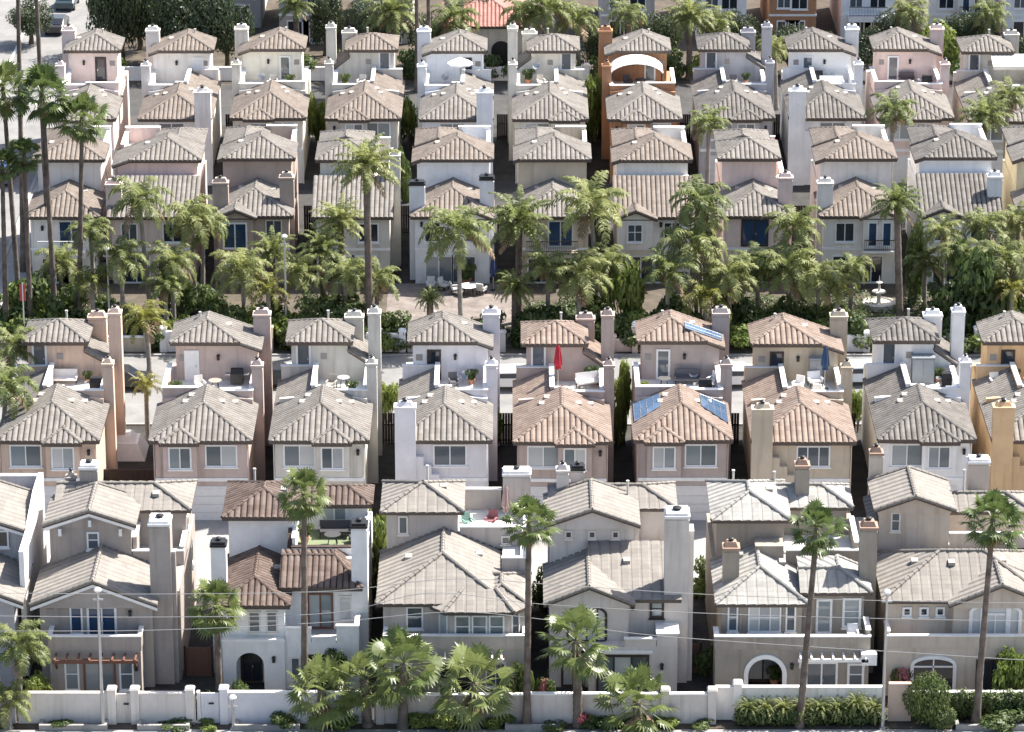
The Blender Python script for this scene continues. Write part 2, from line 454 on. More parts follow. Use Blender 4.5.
# ------------------------------------------------------------------ house kit
TP = 0.42          # roof pitch, rise over run
class House:
    def __init__(s, name, label, X, Y, w, wall, roof, mir=False, cat='house', group='houses in the rows', frame='white', Z=0.0):
        s.root = tag(empty(name, (X, Y, Z)), label, cat, group)
        s.w, s.wallmat, s.roofmat, s.mir, s.frame = w, wall, roof, mir, frame
        s.wall = MB(); s.par = MB(); s.trim = MB()
    def put(s, name, mb, mats, parent=None, smooth=False, label=None):
        o = mb.build(name, mats, parent or s.root, s.w if s.mir else None, smooth)
        if label: o['label'] = label
        return o
    def finish(s):
        if s.root.name.startswith('row_house'): s.root.scale = (1, 1, rnd.uniform(.985, 1.015))
        s.put('wall', s.wall, s.wallmat)
        if s.par.f: s.put('parapet', s.par, [s.wallmat, CAP])
        if s.trim.f: s.put('trim', s.trim, [FRM[s.frame] if s.frame in ('white', 'cream') else CAP])
        return s.root
    def parapet(s, x0, x1, y0, y1, z0, z1, cap=True):
        m = MB(); m.box(x0, x1, y0, y1, z0, z1 - .07, 0)
        m.box(x0 - .04, x1 + .04, y0 - .04, y1 + .04, z1 - .07, z1, 1 if cap else 0)
        s.put('parapet', m, [s.wallmat, CAP])
    def deck(s, x0, x1, y0, y1, z, mat=None):
        m = MB(); m.box(x0, x1, y0, y1, z - .05, z); s.put('deck', m, mat or DECK)
    def roof(s, polys, extra=(), rakes=True, pitch=None, mat=None, vents=(), amp=.125):
        mb = MB(); mat = mat or s.roofmat
        pitch = pitch or (.6 if mat in (T_FLAT, T_FLATG) else .37)
        prof = ((0, 0), (.07, .5), (.25, .87), (.5, 1), (.75, .87), (.93, .5))
        if mat in (T_FLAT, T_FLATG): amp = .06; prof = ((0, .35), (.10, 0), (.2, .45), (.85, 1))
        edges = {}
        for p in polys:
            mb.slope(p, pitch, amp, .18, 0, 2, prof)
            for i in range(len(p)):
                a, b = tuple(round(c, 3) for c in p[i]), tuple(round(c, 3) for c in p[(i + 1) % len(p)])
                k = (min(a, b), max(a, b)); edges[k] = edges.get(k, 0) + 1
        caps = [k for k, n in edges.items() if n >= 2]
        if rakes:
            caps += [k for k, n in edges.items() if n == 1 and abs(k[0][2] - k[1][2]) > .3 and abs(k[0][1] - k[1][1]) < .02]
        for a, b in list(caps) + list(extra):
            a, b = Vector(a), Vector(b); up = Vector((0, 0, .05))
            n = max(2, int((b - a).length / .4)); path = []; rad = []
            for i in range(n):
                path += [a.lerp(b, i / n) + up, a.lerp(b, (i + .97) / n) + up]; rad += [.135, .105]
            mb.tube(path, rad, 6, 1, phase=.5)
        o = s.put('roof', mb, [mat, mat, FASCIA_SHADE])
        for (x, y, z) in vents:
            v = MB(); v.prism_x([(y - .25, z - .05), (y + .25, z - .05), (y + .22, z + .2), (y - .25, z + .14)], x - .2, x + .2)
            s.put('roof_vent', v, simple('vent_grey', (.34, .315, .29), .8), o)
        return o
    def hip(s, x0, x1, y0, y1, z, front=True, back=True, axis='y', tp=TP, **kw):
        """ridge along axis; hipped where front/back is true, else a gable end"""
        if axis == 'y':
            h = (x1 - x0) / 2; xm = (x0 + x1) / 2; zr = z + h * tp
            ya = y0 + (h if front else 0); yb = y1 - (h if back else 0)
            P = [[(x0, y0, z), (xm, ya, zr), (xm, yb, zr), (x0, y1, z)], [(x1, y0, z), (x1, y1, z), (xm, yb, zr), (xm, ya, zr)]]
            if front: P.append([(x0, y0, z), (x1, y0, z), (xm, ya, zr)])
            if back: P.append([(x1, y1, z), (x0, y1, z), (xm, yb, zr)])
        else:
            h = (y1 - y0) / 2; ym = (y0 + y1) / 2; zr = z + h * tp
            xa = x0 + (h if front else 0); xb = x1 - (h if back else 0)
            P = [[(x0, y0, z), (x1, y0, z), (xb, ym, zr), (xa, ym, zr)], [(x1, y1, z), (x0, y1, z), (xa, ym, zr), (xb, ym, zr)]]
            if front: P.append([(x0, y1, z), (x0, y0, z), (xa, ym, zr)])
            if back: P.append([(x1, y0, z), (x1, y1, z), (xb, ym, zr)])
        return s.roof(P, **kw)
    def asym(s, x0, x1, y0, y1, z0, rx, tp=TP, **kw):
        """ridge along y at rx: hipped front left, the right slope runs on down to x1"""
        h = rx - x0; zr = z0 + h * tp; zl = zr - (x1 - rx) * tp; xb = rx + h; ya = y0 + h
        P = [[(x0, y0, z0), (xb, y0, z0), (rx, ya, zr)],
             [(x0, y0, z0), (rx, ya, zr), (rx, y1, zr), (x0, y1, z0)],
             [(xb, y0, z0), (x1, y0, zl), (x1, y1, zl), (rx, y1, zr), (rx, ya, zr)]]
        s.roof(P, **kw)
        return zl, xb, zr
    def pyramid(s, x0, x1, y0, y1, z, tp=TP, **kw):
        """hip on all sides, ridge along the longer side"""
        return s.hip(x0, x1, y0, y1, z, True, True, 'y' if y1 - y0 >= x1 - x0 else 'x', tp, **kw)
    def back_wing(s, side):
        """second, narrower roof behind the top floor with a walled deck beside it"""
        w = s.w; a, b = (.1, w * .56) if side == 'r' else (w * .44, w - .1)
        s.wall.box(a, b, 8.8, 13.2, 5.9, 8.3)
        s.hip(a - .3, b + .3, 8.9, 13.6, 8.4, False, True, tp=.36)
        c, d = (b + .02, w) if side == 'r' else (0, a - .02)
        s.deck(c, d, 9.0, 13.2, 7.6); s.wall.box(c, d, 8.84, 13.2, 5.92, 7.55)
        s.parapet(c, d, 12.9, 13.2, 7.6, 8.9)
        if side == 'r': s.parapet(d - .25, d, 9.2, 12.86, 7.6, 8.6)
        else: s.parapet(c, c + .25, 9.2, 12.86, 7.6, 8.6)
    def chimney(s, x0, x1, y0, y1, z0, z1, style='white', mat=None):
        m = MB(); m.box(x0, x1, y0, y1, z0, z1 - .32)
        m.box(x0 + .03, x1 - .03, y0 + .03, y1 - .03, z1 - .32, z1 - .2)
        o = s.put('chimney', m, mat or s.wallmat)
        xm, ym = (x0 + x1) / 2, (y0 + y1) / 2
        c = MB()
        cm = {'white': mat or s.wallmat, 'dark': DARK, 'wall': mat or s.wallmat, 'terra': TERRACOTTA, 'band': CAP}[style]
        c.box(x0 - .045, x1 + .045, y0 - .045, y1 + .045, z1 - .2, z1 - .05)
        if style in ('white', 'wall', 'terra'):
            c.frustum(x0 + .08, x1 - .08, y0 + .08, y1 - .08, z1 - .05, z1 + .26, .13)
        else:
            c.box(x0 + .05, x1 - .05, y0 + .05, y1 - .05, z1 - .05, z1 + .1)
        s.put('chimney_cap', c, cm, o)
        f = MB(); zt = z1 + (.26 if style in ('white', 'wall', 'terra') else .1)
        r = min(x1 - x0, y1 - y0) * .14
        f.lathe([(r, -.04), (r, .08), (r * 1.5, .1), (r * 1.4, .15), (r * .5, .2)], (xm, ym, zt), 10)
        s.put('flue', f, DARK, o)
        return o
    def _side(s, side, y):
        if side == 'f': return lambda u, d, z: (u, y - d, z)
        if side == 'r': return lambda u, d, z: (y + d, u, z)
        if side == 'l': return lambda u, d, z: (y - d, u, z)
    def _bar(s, mb, F, u0, u1, d0, d1, z0, z1, m=0):
        a, b = F(u0, d0, z0), F(u1, d1, z1)
        mb.box(min(a[0], b[0]), max(a[0], b[0]), min(a[1], b[1]), max(a[1], b[1]), z0, z1, m)
    def window(s, x, z, w, h, y=0.0, side='f', panes=2, frame=None, glass_='mid', cross=False, name='window', sill=True, t=.1):
        frame = frame or s.frame
        F = s._side(side, y); m = MB()
        B = lambda *a: s._bar(m, F, *a)
        B(x, x + t, -.02, .07, z, z + h); B(x + w - t, x + w, -.02, .07, z, z + h)
        B(x + t, x + w - t, -.02, .07, z + h - t, z + h); B(x + t, x + w - t, -.02, .07, z, z + t)
        for i in range(1, panes):
            c = x + w * i / panes
            B(c - t * .35, c + t * .35, -.02, .055, z + t, z + h - t)
        if cross: B(x + t, x + w - t, -.02, .045, z + h * .55 - .03, z + h * .55 + .03)
        if sill: B(x - .06, x + w + .06, -.02, .14, z - .09, z - .001)
        o = s.put(name, m, FRM[frame])
        p = MB(); pe = [x + t * .8] + [x + w * i / panes for i in range(1, panes)] + [x + w - t * .8]
        for pa, pb in zip(pe, pe[1:]): s._bar(p, F, pa + .004, pb - .004, -.03, .012, z + t * .8, z + h - t * .8)
        s.put('pane', p, GL[glass_], o)
        return o
    def door(s, x, z, w, h, y=0.0, side='f', panes=1, frame=None, glass_='mid', leaf=None):
        """a leaf with a frame: glazed unless leaf is a material"""
        o = s.window(x, z, w, h, y, side, panes, frame, glass_, False, 'door', False, .13)
        F = s._side(side, y)
        k = MB(); s._bar(k, F, x + w * .5 + .04 if panes > 1 else x + w - .24, x + w * .5 + .1 if panes > 1 else x + w - .18, .05, .11, z + .95, z + 1.1)
        s.put('handle', k, STEEL, o)
        if leaf:
            l = MB(); s._bar(l, F, x + .1, x + w - .1, -.02, .035, z + .02, z + h - .1)
            s._bar(l, F, x + .25, x + w - .25, .03, .05, z + .2, z + .9); s._bar(l, F, x + .25, x + w - .25, .03, .05, z + 1.1, z + h - .3)
            s.put('door_leaf', l, leaf, o)
        return o
    def garage(s, x, w, y=0.0):
        m = MB()
        m.box(x - .12, x, y - .05, y + .02, 0, 2.4); m.box(x + w, x + w + .12, y - .05, y + .02, 0, 2.4); m.box(x, x + w, y - .05, y + .02, 2.28, 2.4)
        for i in range(4): m.box(x, x + w, y - .03, y + .01, .01 + i * .57, .01 + i * .57 + .54)
        s.put('garage_door', m, GARAGE)
    def lamp(s, x, z, y=0.0):
        m = MB(); m.box(x - .09, x + .09, y - .2, y, z, z + .3); m.frustum(x - .12, x + .12, y - .23, y + .0, z + .3, z + .4, .08)
        s.put('wall_lamp', m, DARK)
    def grille(s, x, z, y=0.0):
        m = MB(); m.box(x, x + .45, y - .03, y + .01, z, z + .45)
        for i in range(4): m.box(x + .04, x + .41, y - .05, y - .03, z + .05 + i * .1, z + .1 + i * .1)
        s.put('wall_vent', m, simple('vent_grey', (.34, .315, .29), .8))
    def downpipe(s, x, y, z):
        m = MB(); m.tube([(x, y, 0), (x, y, z - .35), (x, y - .22, z - .05)], .045, 6); s.put('downpipe', m, s.wallmat)
    def dish(s, x, y, z):
        m = MB(); m.lathe([(.02, .0), (.18, .03), (.30, .10), (.31, .12), (.17, .06), (.02, .03)], (0, 0, 0), 12)
        rot = Matrix.Rotation(R(55), 3, 'X')
        m.f = [[tuple(rot @ Vector(p) + Vector((x, y, z + .55))) for p in f] for f in m.f]
        m.tube([(x, y + .05, z - .1), (x, y + .05, z + .5)], .03, 6); s.put('satellite_dish', m, STEEL)
    def pipe(s, x, y, z0, z1):
        m = MB(); m.tube([(x, y, z0), (x, y, z1)], .07, 8); m.tube([(x, y, z1), (x, y, z1 + .08)], .1, 8)
        s.put('vent_pipe', m, simple('pipe_paint', (.55, .53, .5), .6))
    def railing(s, x0, x1, y, z, h=1.0, mat=None, step=.14):
        m = MB(); m.box(x0, x1, y - .03, y + .03, z + h - .06, z + h); m.box(x0, x1, y - .02, y + .02, z + .08, z + .13)
        n = max(2, int((x1 - x0) / step))
        for i in range(n + 1):
            x = x0 + (x1 - x0) * i / n; m.box(x - .012, x + .012, y - .012, y + .012, z, z + h - .06)
        s.put('balcony_railing', m, mat or DARK)

def gablet(h, a, b, yf, ze, mat=None):
    """small hipped roof over a bay that stands out of the front wall"""
    half = (b - a) / 2; mid = (a + b) / 2; zr = ze + half * TP
    h.roof([[(a, yf, ze), (b, yf, ze), (mid, yf + half, zr)],
            [(a, yf, ze), (mid, yf + half, zr), (mid, half - .35, zr), (a, -.35, ze)],
            [(b, yf, ze), (b, -.35, ze), (mid, half - .35, zr), (mid, yf + half, zr)]], mat=mat)
def gable_front(h, a, b, yf, ze, yb_extra=0.0, tp=TP, mat=None):
    """pitched roof with its gable end forward, dying into the main roof slope behind; also the gable wall"""
    half = (b - a) / 2; mid = (a + b) / 2; zr = ze + half * tp
    yk = half * tp / TP - .35 + yb_extra
    h.roof([[(a, yf, ze), (mid, yf, zr), (mid, yk, zr), (a, -.35 + yb_extra, ze)],
            [(b, yf, ze), (b, -.35 + yb_extra, ze), (mid, yk, zr), (mid, yf, zr)]], mat=mat)
    h.wall.prism_y([(a + .3, ze - .15), (b - .3, ze - .15), (b - .3, ze - .03), (mid, zr - .2), (a + .3, ze - .03)], yf + .3, yf + .8)

# ------------------------------------------------------------------ houses whose garage side faces the view (second and fourth rows)
def rear_house(label, X, Y, w, typ, wall, roof, mir=False, frame='white', bay='r', opts=()):
    w -= .6; X += .3
    h = House('row_house', label, X, Y, w, wall, roof, mir, frame=frame)
    e = 5.6; o = .35
    W = h.wall
    W.box(0, w, 0, 6.2, 0, e)
    W.box(0, w, 6.2, 14.6, 0, 5.65)
    # belt course and garage
    h.trim.box(-.05, w + .05, -.07, -.002, 2.75, 2.98)
    h.garage(.5 if bay == 'r' else w - 3.3, 2.8) if typ == 'C' else h.garage(.9, w - 1.8)
    # front roof
    x0, x1, y0, ze = -o, w + o, -o, e + .02
    half = (x1 - x0) / 2; xm = (x0 + x1) / 2; zr = ze + half * TP; ya = y0 + half; yb = 6.3
    P = [[(x0, y0, ze), (x1, y0, ze), (xm, ya, zr)],
         [(x1, y0, ze), (x1, yb, ze), (xm, yb, zr), (xm, ya, zr)],
         [(x0, y0, ze), (xm, ya, zr), (xm, yb, zr), (x0, yb, ze)]]
    strip = typ in ('A', 'C')
    sw = 2.1
    if strip:
        P.append([(x0, yb, ze), (sw, yb, ze + (sw + o) * TP), (sw, 10.9, ze + (sw + o) * TP), (x0, 10.9, ze)])
    z_ = lambda x: ze + (half - abs(x - xm)) * TP
    vents = [(xm - 1.3, 4.6, z_(xm - 1.3)), (xm - .95, 5.4, z_(xm - .95)), (xm + 1.1, 4.4, z_(xm + 1.1)), (xm + 1.9, 5.2, z_(xm + 1.9))]
    h.roof(P, vents=vents)
    # bay with its small roof, windows
    zb = 2.98
    if typ in ('A', 'B'):
        ba, bb = (w - 3.35, w - .75) if bay == 'r' else (.35, 2.95)
        W.box(ba + .2, bb - .2, -.42, 0, zb, e - .06)
        h.trim.box(ba + .15, bb - .15, -.5, -.422, zb - .02, zb + .16)
        gablet(h, ba, bb, -.8, ze)
        h.window(ba + .55, 3.75, 1.5, 1.55, y=-.42, panes=2, glass_='curtain', sill=True)
        ox = .55 if bay == 'r' else w - 2.75
        h.window(ox, 3.75, 2.1, 1.55, panes=2, glass_='curtain')
        for q in ([bb + .15] if bay == 'r' else []): h.lamp(q + .2, 4.6)
    else:
        h.window(w - 3.5, 3.8, 2.2, 1.5, panes=2 if 'tri' not in opts else 3, glass_='mid')
        # big stepped chimney on the front corner
        c = MB(); c.box(-.35, 1.0, -.6, .2, 0, 7.95)
        for k in range(4): c.box(1.0 + k * .5, 1.5 + k * .5, -.45, -.005, 0, 4.6 - k * .62)
        co = h.put('chimney', c, wall)
        cc = MB(); cc.box(-.41, 1.06, -.66, .26, 7.95, 8.08); cc.frustum(-.2, .85, -.5, .1, 8.08, 8.36, .14)
        h.put('chimney_cap', cc, wall, co)
        fl = MB(); fl.lathe([(.15, 0), (.15, .16), (.22, .18), (.1, .26)], (.32, -.2, 8.34), 10); h.put('flue', fl, DARK, co)
    # deck behind the front roof
    zd, zp = 5.72, 6.75
    dx0 = sw + .27 if strip else .25
    h.deck(dx0, w - .25, yb + .25, 11, zd)
    W.prism_y([(0, e - .1), (w, e - .1), (w, 6.2), (xm + 1.9, 6.3), (xm, zr - .12), (xm - 1.9, 6.3), (0, 6.2)], 6.0, 6.3)
    h.parapet(xm + .5, w, yb, yb + .25, e - .1, zp)
    h.parapet(w - .25, w, yb + .29, 11, e - .1, zp)
    if strip:
        h.parapet(sw, sw + .25, yb, 10.7, e - .1, zp + .35)
        h.parapet(-.15, sw - .04, 10.75, 11, e - .1, zp + .1)
        h.parapet(sw + .3, xm + .4, yb, yb + .25, e - .1, zp + .25)
    else:
        h.parapet(0, .25, yb + .29, 11, e - .1, zp + .2)
        h.parapet(0, xm + .4, yb, yb + .25, e - .1, zp + .2)
    # top floor
    zl = 8.45
    if typ == 'A':
        lx = 4.35
        W.box(.55, lx, 11, 14.5, 5.65, zl)
        h.pyramid(.2, lx + .35, 10.65, 15.0, zl + .02, .40)
        W.box(lx, w, 11.02, 14.5, 5.65, 6.75)
        W.prism_y([(lx, 6.75), (w, 6.75), (w, 6.8), (lx, 7.72)], 11.02, 14.5)
        h.roof([[(w + .25, 10.95, 6.72), (w + .25, 14.6, 6.72), (lx + .01, 14.6, 7.86), (lx + .01, 10.95, 7.86)]])
        h.door(.85, zd + .5, 1.0, 2.1, y=11, glass_='mid' if 'dark' not in opts else 'dark', frame='dark' if 'darkdoor' in opts else None)
        h.grille(2.5, 7.2, 11)
        h.chimney(w - 1.75, w - .5, 14.0, 14.8, 5.6, 9.2)
        h.chimney(w - .1, w + .75, 11.6, 12.5, 0, 10.3)
        h.chimney(w - .05, w + .65, 6.5, 7.3, 0, 8.55)
        h.pipe(2.9, 14.2, 8.7, 9.5)
    else:
        rx = 2.55
        tp = .36
        hh = rx - .2; zpk = zl + .02 + hh * tp; xb = rx + hh; zlow = zpk - (w + .35 - rx) * tp
        W.prism_y([(.55, 5.65), (w, 5.65), (w, zlow - .1), (xb, zl - .02), (.55, zl - .02)], 11, 14.2)
        h.asym(.2, w + .35, 10.65, 14.5, zl + .02, rx, tp, vents=[(4.0, 13.4, zpk - 1.45 * tp)])
        if 'white_door' in opts: h.door(1.1, zd, 1.0, 2.15, y=11, leaf=WHITE)
        elif 'twin' in opts: h.door(1.0, zd, 1.8, 2.15, y=11, panes=2, glass_='curtain')
        else: h.door(1.5, zd, .95, 2.15, y=11, glass_='mid' if 'darkdoor' not in opts else 'dark', frame='dark' if 'darkdoor' in opts else None)
        h.grille(.75, 7.1, 11); h.lamp(3.4, 7.2, 11)
        h.chimney(w - .35, w + .8, 13.4, 14.3, 0, 9.6)
        h.chimney(w - .1, w + .65, 6.9, 7.7, 0, 8.3)
        h.pipe(2.0, 14.0, 8.7, 9.5)
    if rnd.random() < .35: h.dish(w * .7, 10.6 - rnd.random() * .4, 6.75 if typ == 'A' else 5.7)
    h.downpipe(-.06, -.06, 5.5); h.downpipe(w + .06, -.06, 5.5)
    h.finish()
    return h

# ------------------------------------------------------------------ houses whose garden side faces the view (third and fifth rows)
def garden_house(label, X, Y, w, wall, roof, mir=False, frame='white', gable=None, shed=False, chims='lr', loft='asym', style='win', balcony=False, opts=(), cap='white', rear='r'):
    w -= .6; X += .3
    h = House('row_house', label, X, Y, w, wall, roof, mir, frame=frame)
    e = 5.5; o = .35; W = h.wall
    W.box(0, w, 0, 5.4, 0, e); W.box(0, w, 5.4, 13.6, 0, 5.9)
    h.trim.box(-.05, w + .05, -.07, -.002, 2.75, 2.95)
    x0, x1, y0, ze = -o, w + o, -o, e + .02
    half = (x1 - x0) / 2; xm = (x0 + x1) / 2
    if shed:    # one broad slope rising to the top floor
        zr = ze + 4.6 * TP
        h.roof([[(x0, y0, ze), (x1, y0, ze), (x1, y0 + 4.6, zr), (x0, y0 + 4.6, zr)]])
        W.prism_x([(0, e - .1), (4.2, e - .1), (4.2, zr - .25), (.1, e)], .002, w - .002)
        W.box(.002, w - .002, 4.2, 5.4, e - .1, zr - .2)
    else:
        h.hip(x0, x1, y0, 5.5, ze, True, False, vents=[(xm + 1.3, 4.2, ze + (half - 1.3) * TP), (xm - 1.2, 4.5, ze + (half - 1.2) * TP)])
    if gable == 'l': a, b = -.3, 3.0
    if gable == 'r': a, b = w - 3.0, w + .3
    if gable:
        W.box(a + .3, b - .3, -.55, 0, 2.95 if style != 'deep' else 0, e - .05)
        gable_front(h, a, b, -.85, ze)
        yg = -.55
    # upper openings
    if gable:
        gx = a + .3; gw = b - a - .6
        ox, ow = (3.2, w - 3.5) if gable == 'l' else (.4, w - 3.7)
        if style == 'french':
            h.door(gx + .35, 3.0, 1.9, 2.15, y=yg, panes=2, glass_='blue'); h.window(ox + .4, 3.5, ow - .6, 1.7, panes=2, glass_='mid', frame='cream')
        elif style == 'tall':
            h.window(gx + .35, 3.2, .75, 2.0, y=yg, panes=1, glass_='blue'); h.window(gx + 1.45, 3.2, .75, 2.0, y=yg, panes=1, glass_='blue')
            h.railing(gx + .1, gx + gw - .1, yg - .35, 2.95, .9)
            h.trim.box(gx, gx + gw, yg - .4, yg - .002, 2.8, 2.94)
            h.window(ox + .5, 3.4, 1.5, 1.6, panes=2, glass_='dark')
        else:
            h.window(gx + .7, 3.6, 1.2, 1.5, y=yg, panes=2, glass_='mid', cross=True); h.window(ox + .3, 3.4, 1.3, 1.7, panes=2, glass_='dark')
            h.lamp(ox + .1, 4.7)
    elif style == 'big':
        h.door(w * .27, 3.05, 2.1, 2.25, panes=2, frame='dark', glass_='blue')
    elif style == 'slider':
        h.door(w * .42, 3.0, 2.0, 2.2, panes=2, glass_='blue', frame='cream'); h.lamp(.9, 4.4)
    else:
        h.window(.7, 3.5, 1.3, 1.5, panes=2, glass_='mid'); h.window(w - 2.4, 3.4, 1.6, 1.6, panes=2, glass_='dark')
    if balcony:
        W.box(.6, w - .8, -1.3, -.08, 2.45, 2.95)
        h.railing(.62, w - .82, -1.25, 2.95, .95, WHITE if balcony == 'white' else DARK)
    # ground floor
    h.door(.7, .05, 2.2, 2.3, panes=2, glass_='curtain' if 'patio' in opts else 'dark')
    h.door(w - 2.9, .05, 1.9, 2.3, panes=2, glass_='dark' if 'patio' not in opts else 'mid')
    # top floor, set back
    zl = 8.45; rx = w - 2.5
    if loft == 'asym':          # mirrored: the long slope runs down to the left
        tp = .36; xr = w - .05; hh = xr + .35 - rx; zpk = zl + .02 + hh * tp; xb = rx - hh; zlow = zpk - (rx + .35) * tp
        W.prism_y([(.05, 5.9), (xr, 5.9), (xr, zl - .02), (xb, zl - .02), (.05, zlow - .1)], 5.4, 8.8)
        P = [[(xr + .35, 5.05, zl + .02), (xb, 5.05, zl + .02), (rx, 5.05 + hh, zpk)],
             [(xr + .35, 5.05, zl + .02), (rx, 5.05 + hh, zpk), (rx, 9.1, zpk), (xr + .35, 9.1, zl + .02)],
             [(xb, 5.05, zl + .02), (-.35, 5.05, zlow), (-.35, 9.1, zlow), (rx, 9.1, zpk), (rx, 5.05 + hh, zpk)]]
        h.roof(P, vents=[(rx - 1.6, 8.2, zpk - 1.6 * tp)])
        h.back_wing(rear)
        if 'lwin' in opts: h.window(rx - .5, 6.9, .8, .9, y=5.4, panes=1, glass_='dark')
    else:                       # narrow loft and an open deck beside it
        lx = 4.3
        W.box(.1, lx, 5.4, 9.4, 5.9, zl)
        h.pyramid(-.25, lx + .35, 5.05, 9.8, zl + .02, .40)
        W.box(.1, lx - .6, 9.4, 12.8, 5.9, 8.2); h.hip(-.2, lx - .2, 9.5, 13.2, 8.3, False, True, tp=.36)
        h.deck(lx, w - .25, 5.65, 13.4, 5.98)
        h.parapet(lx + .05, w, 5.4, 5.65, 5.4, 6.95); h.parapet(w - .25, w, 5.69, 13.5, 5.6, 6.95); h.parapet(lx + .05, w - .3, 13.3, 13.5, 5.6, 7.9)
    if 'l' in chims: h.chimney(-.45, .75, .9, 1.7, 0, 7.9, cap)
    if 'r' in chims: h.chimney(w - .75, w + .35, 1.6, 2.5, 0, 8.1, cap)
    if 'R' in chims: h.chimney(w - .05, w + .75, 4.2, 5.1, 0, 9.2, cap)
    if 'b' in chims: h.chimney(w - .2, w + .7, 8.5, 9.4, 0, 9.8, cap)
    h.finish()
    return h
# ------------------------------------------------------------------ plants: meshes made once, copied for every single plant
L_FAN = leafmat('fan_leaf', (.055, .095, .026), (.21, .245, .085), .38, .36)
L_FEATHER = leafmat('feather_leaf', (.12, .165, .05), (.34, .355, .14), .52)
L_YELLOW = leafmat('yellow_leaf', (.14, .17, .035), (.30, .28, .07), .5)
L_DEAD = leafmat('dead_leaf', (.16, .11, .06), (.30, .22, .13), .2)
L_BUSH = leafmat('bush_leaf', (.045, .078, .022), (.13, .17, .05), .4)
L_LIGHT = leafmat('light_bush_leaf', (.13, .19, .04), (.27, .32, .085), .5)
L_TREE = leafmat('tree_leaf', (.026, .042, .020), (.075, .098, .040), .3)
L_BLOOM = leafmat('pink_bloom', (.45, .10, .14), (.65, .28, .30), .4)
BARK = ground_mat('palm_bark', (.075, .06, .05), (.20, .165, .14), 1.6)
BARKD = ground_mat('brown_bark', (.07, .05, .035), (.16, .12, .09), 2.0)

def mk_trunk(r0, r1, skirt=False):
    m = MB(); path = []; rad = []
    n = 26
    for i in range(n + 1):
        t = i / n
        path.append((.0, .0, t)); rad.append((r0 + (r1 - r0) * t ** .6) * (1.0 + (.07 if i % 2 else -.03)) + (.08 * (1 - t * 8) if t < .125 else 0))
    m.tube(path, rad, 9)
    return m
def fan_crown(n=46, seed=1, rl=1.0, dead=10):
    """fan leaves on stalks in a ball, the oldest hanging brown beneath"""
    q = random.Random(seed); m = MB(); dm = MB()
    for k in range(n + dead):
        isdead = k >= n
        az = k * 2.39996 + q.uniform(-.2, .2)
        el = R(85) - R(135) * ((k + .5) / n) ** .85 if not isdead else R(q.uniform(-82, -55))
        el += R(q.uniform(-8, 8))
        pl = q.uniform(.8, 1.25) * rl * (1 if not isdead else .55)
        d = Vector((math.cos(az) * math.cos(el), math.sin(az) * math.cos(el), math.sin(el)))
        tip = d * pl + Vector((0, 0, -.10 * pl))
        side = Vector((-math.sin(az), math.cos(az), 0)); up = side.cross(d).normalized() * -1
        if up.z < 0: up = -up
        M = dm if isdead else m
        w = .025
        M.face([side * -w, side * w, tip + side * w, tip - side * w])
        fl = q.uniform(.62, .8) * rl * (.9 if isdead else 1)
        ns = 15; spread = R(118 if not isdead else 50)
        roll = q.uniform(-.5, .5)
        s2 = (side * math.cos(roll) + up * math.sin(roll)).normalized(); u2 = (up * math.cos(roll) - side * math.sin(roll)).normalized()
        for j in range(ns):
            a = -spread + 2 * spread * (j + .5) / ns
            da = spread / ns * 1.0
            ln = fl * (1 - .28 * (abs(a) / spread) ** 2) * q.uniform(.92, 1.05)
            def pt(ang, l, drop): return tip + (d * math.cos(ang) + s2 * math.sin(ang)) * l + u2 * (.10 * l * math.cos(ang * 1.3)) + Vector((0, 0, -drop))
            p0 = tip; p1 = pt(a - da, ln * .58, .04); p2 = pt(a + da, ln * .58, .04); 
            p3 = pt(a + da * .15, ln, .13 + .2 * q.random() * ln)
            M.face([p0, p1, p2]); M.face([p1, p3, p2])
    return m, dm
def feather_crown(n=24, seed=1, L=3.0, droop=1.0, el0=82, el1=-30, lf=.62, nl=22):
    """long arching feather fronds with hanging leaflets"""
    q = random.Random(seed); m = MB(); dm = MB()
    for k in range(n):
        az = k * 2.39996 + q.uniform(-.25, .25)
        el = R(el0 + (el1 - el0) * (k + .5) / n + q.uniform(-8, 8))
        ln = L * q.uniform(.82, 1.06) * (1.0 if el > 0 else .85)
        old = k >= n - 2
        M = dm if old else m
        pts = []; p = Vector((0, 0, 0)); e = el; ns = 11
        h = Vector((math.cos(az), math.sin(az), 0)); side = Vector((-math.sin(az), math.cos(az), 0))
        bend = q.uniform(-.10, .10)
        for i in range(ns + 1):
            pts.append((p.copy(), e))
            stp = ln / ns
            p = p + (h * math.cos(e) + Vector((0, 0, 1)) * math.sin(e)) * stp + side * bend * stp * i / ns
            e -= R(13.5) * droop * (0.45 + i / ns) * (1.1 if el > 0 else .6)
            e = max(e, R(-86))
        for i in range(ns):
            a, b = pts[i][0], pts[i + 1][0]; w0 = .045 * (1 - i / ns) + .01
            M.face([a - side * w0, a + side * w0, b + side * w0 * .85, b - side * w0 * .85])
        for j in range(nl):
            t = .14 + .85 * (j + q.random() * .6) / nl
            f_ = t * ns; i = min(int(f_), ns - 1)
            a = pts[i][0].lerp(pts[i + 1][0], f_ - i); e = pts[i][1]
            fwd = h * math.cos(e) + Vector((0, 0, 1)) * math.sin(e)
            l = lf * (math.sin(math.pi * min(1, .18 + t * .82)) * .75 + .25) * L / 3
            for sg in (-1, 1):
                dr = (side * sg * .80 + fwd * .45 + Vector((0, 0, q.uniform(-.55, .25)))).normalized()
                mid = a + dr * l * .5; tipp = a + dr * l * .92 + Vector((0, 0, -l * q.uniform(.12, .5)))
                wv = fwd * .055 * L / 3
                M.face([a - wv * .6, a + wv * .6, mid + wv, mid - wv]); M.face([mid - wv, mid + wv, tipp])
    return m, dm
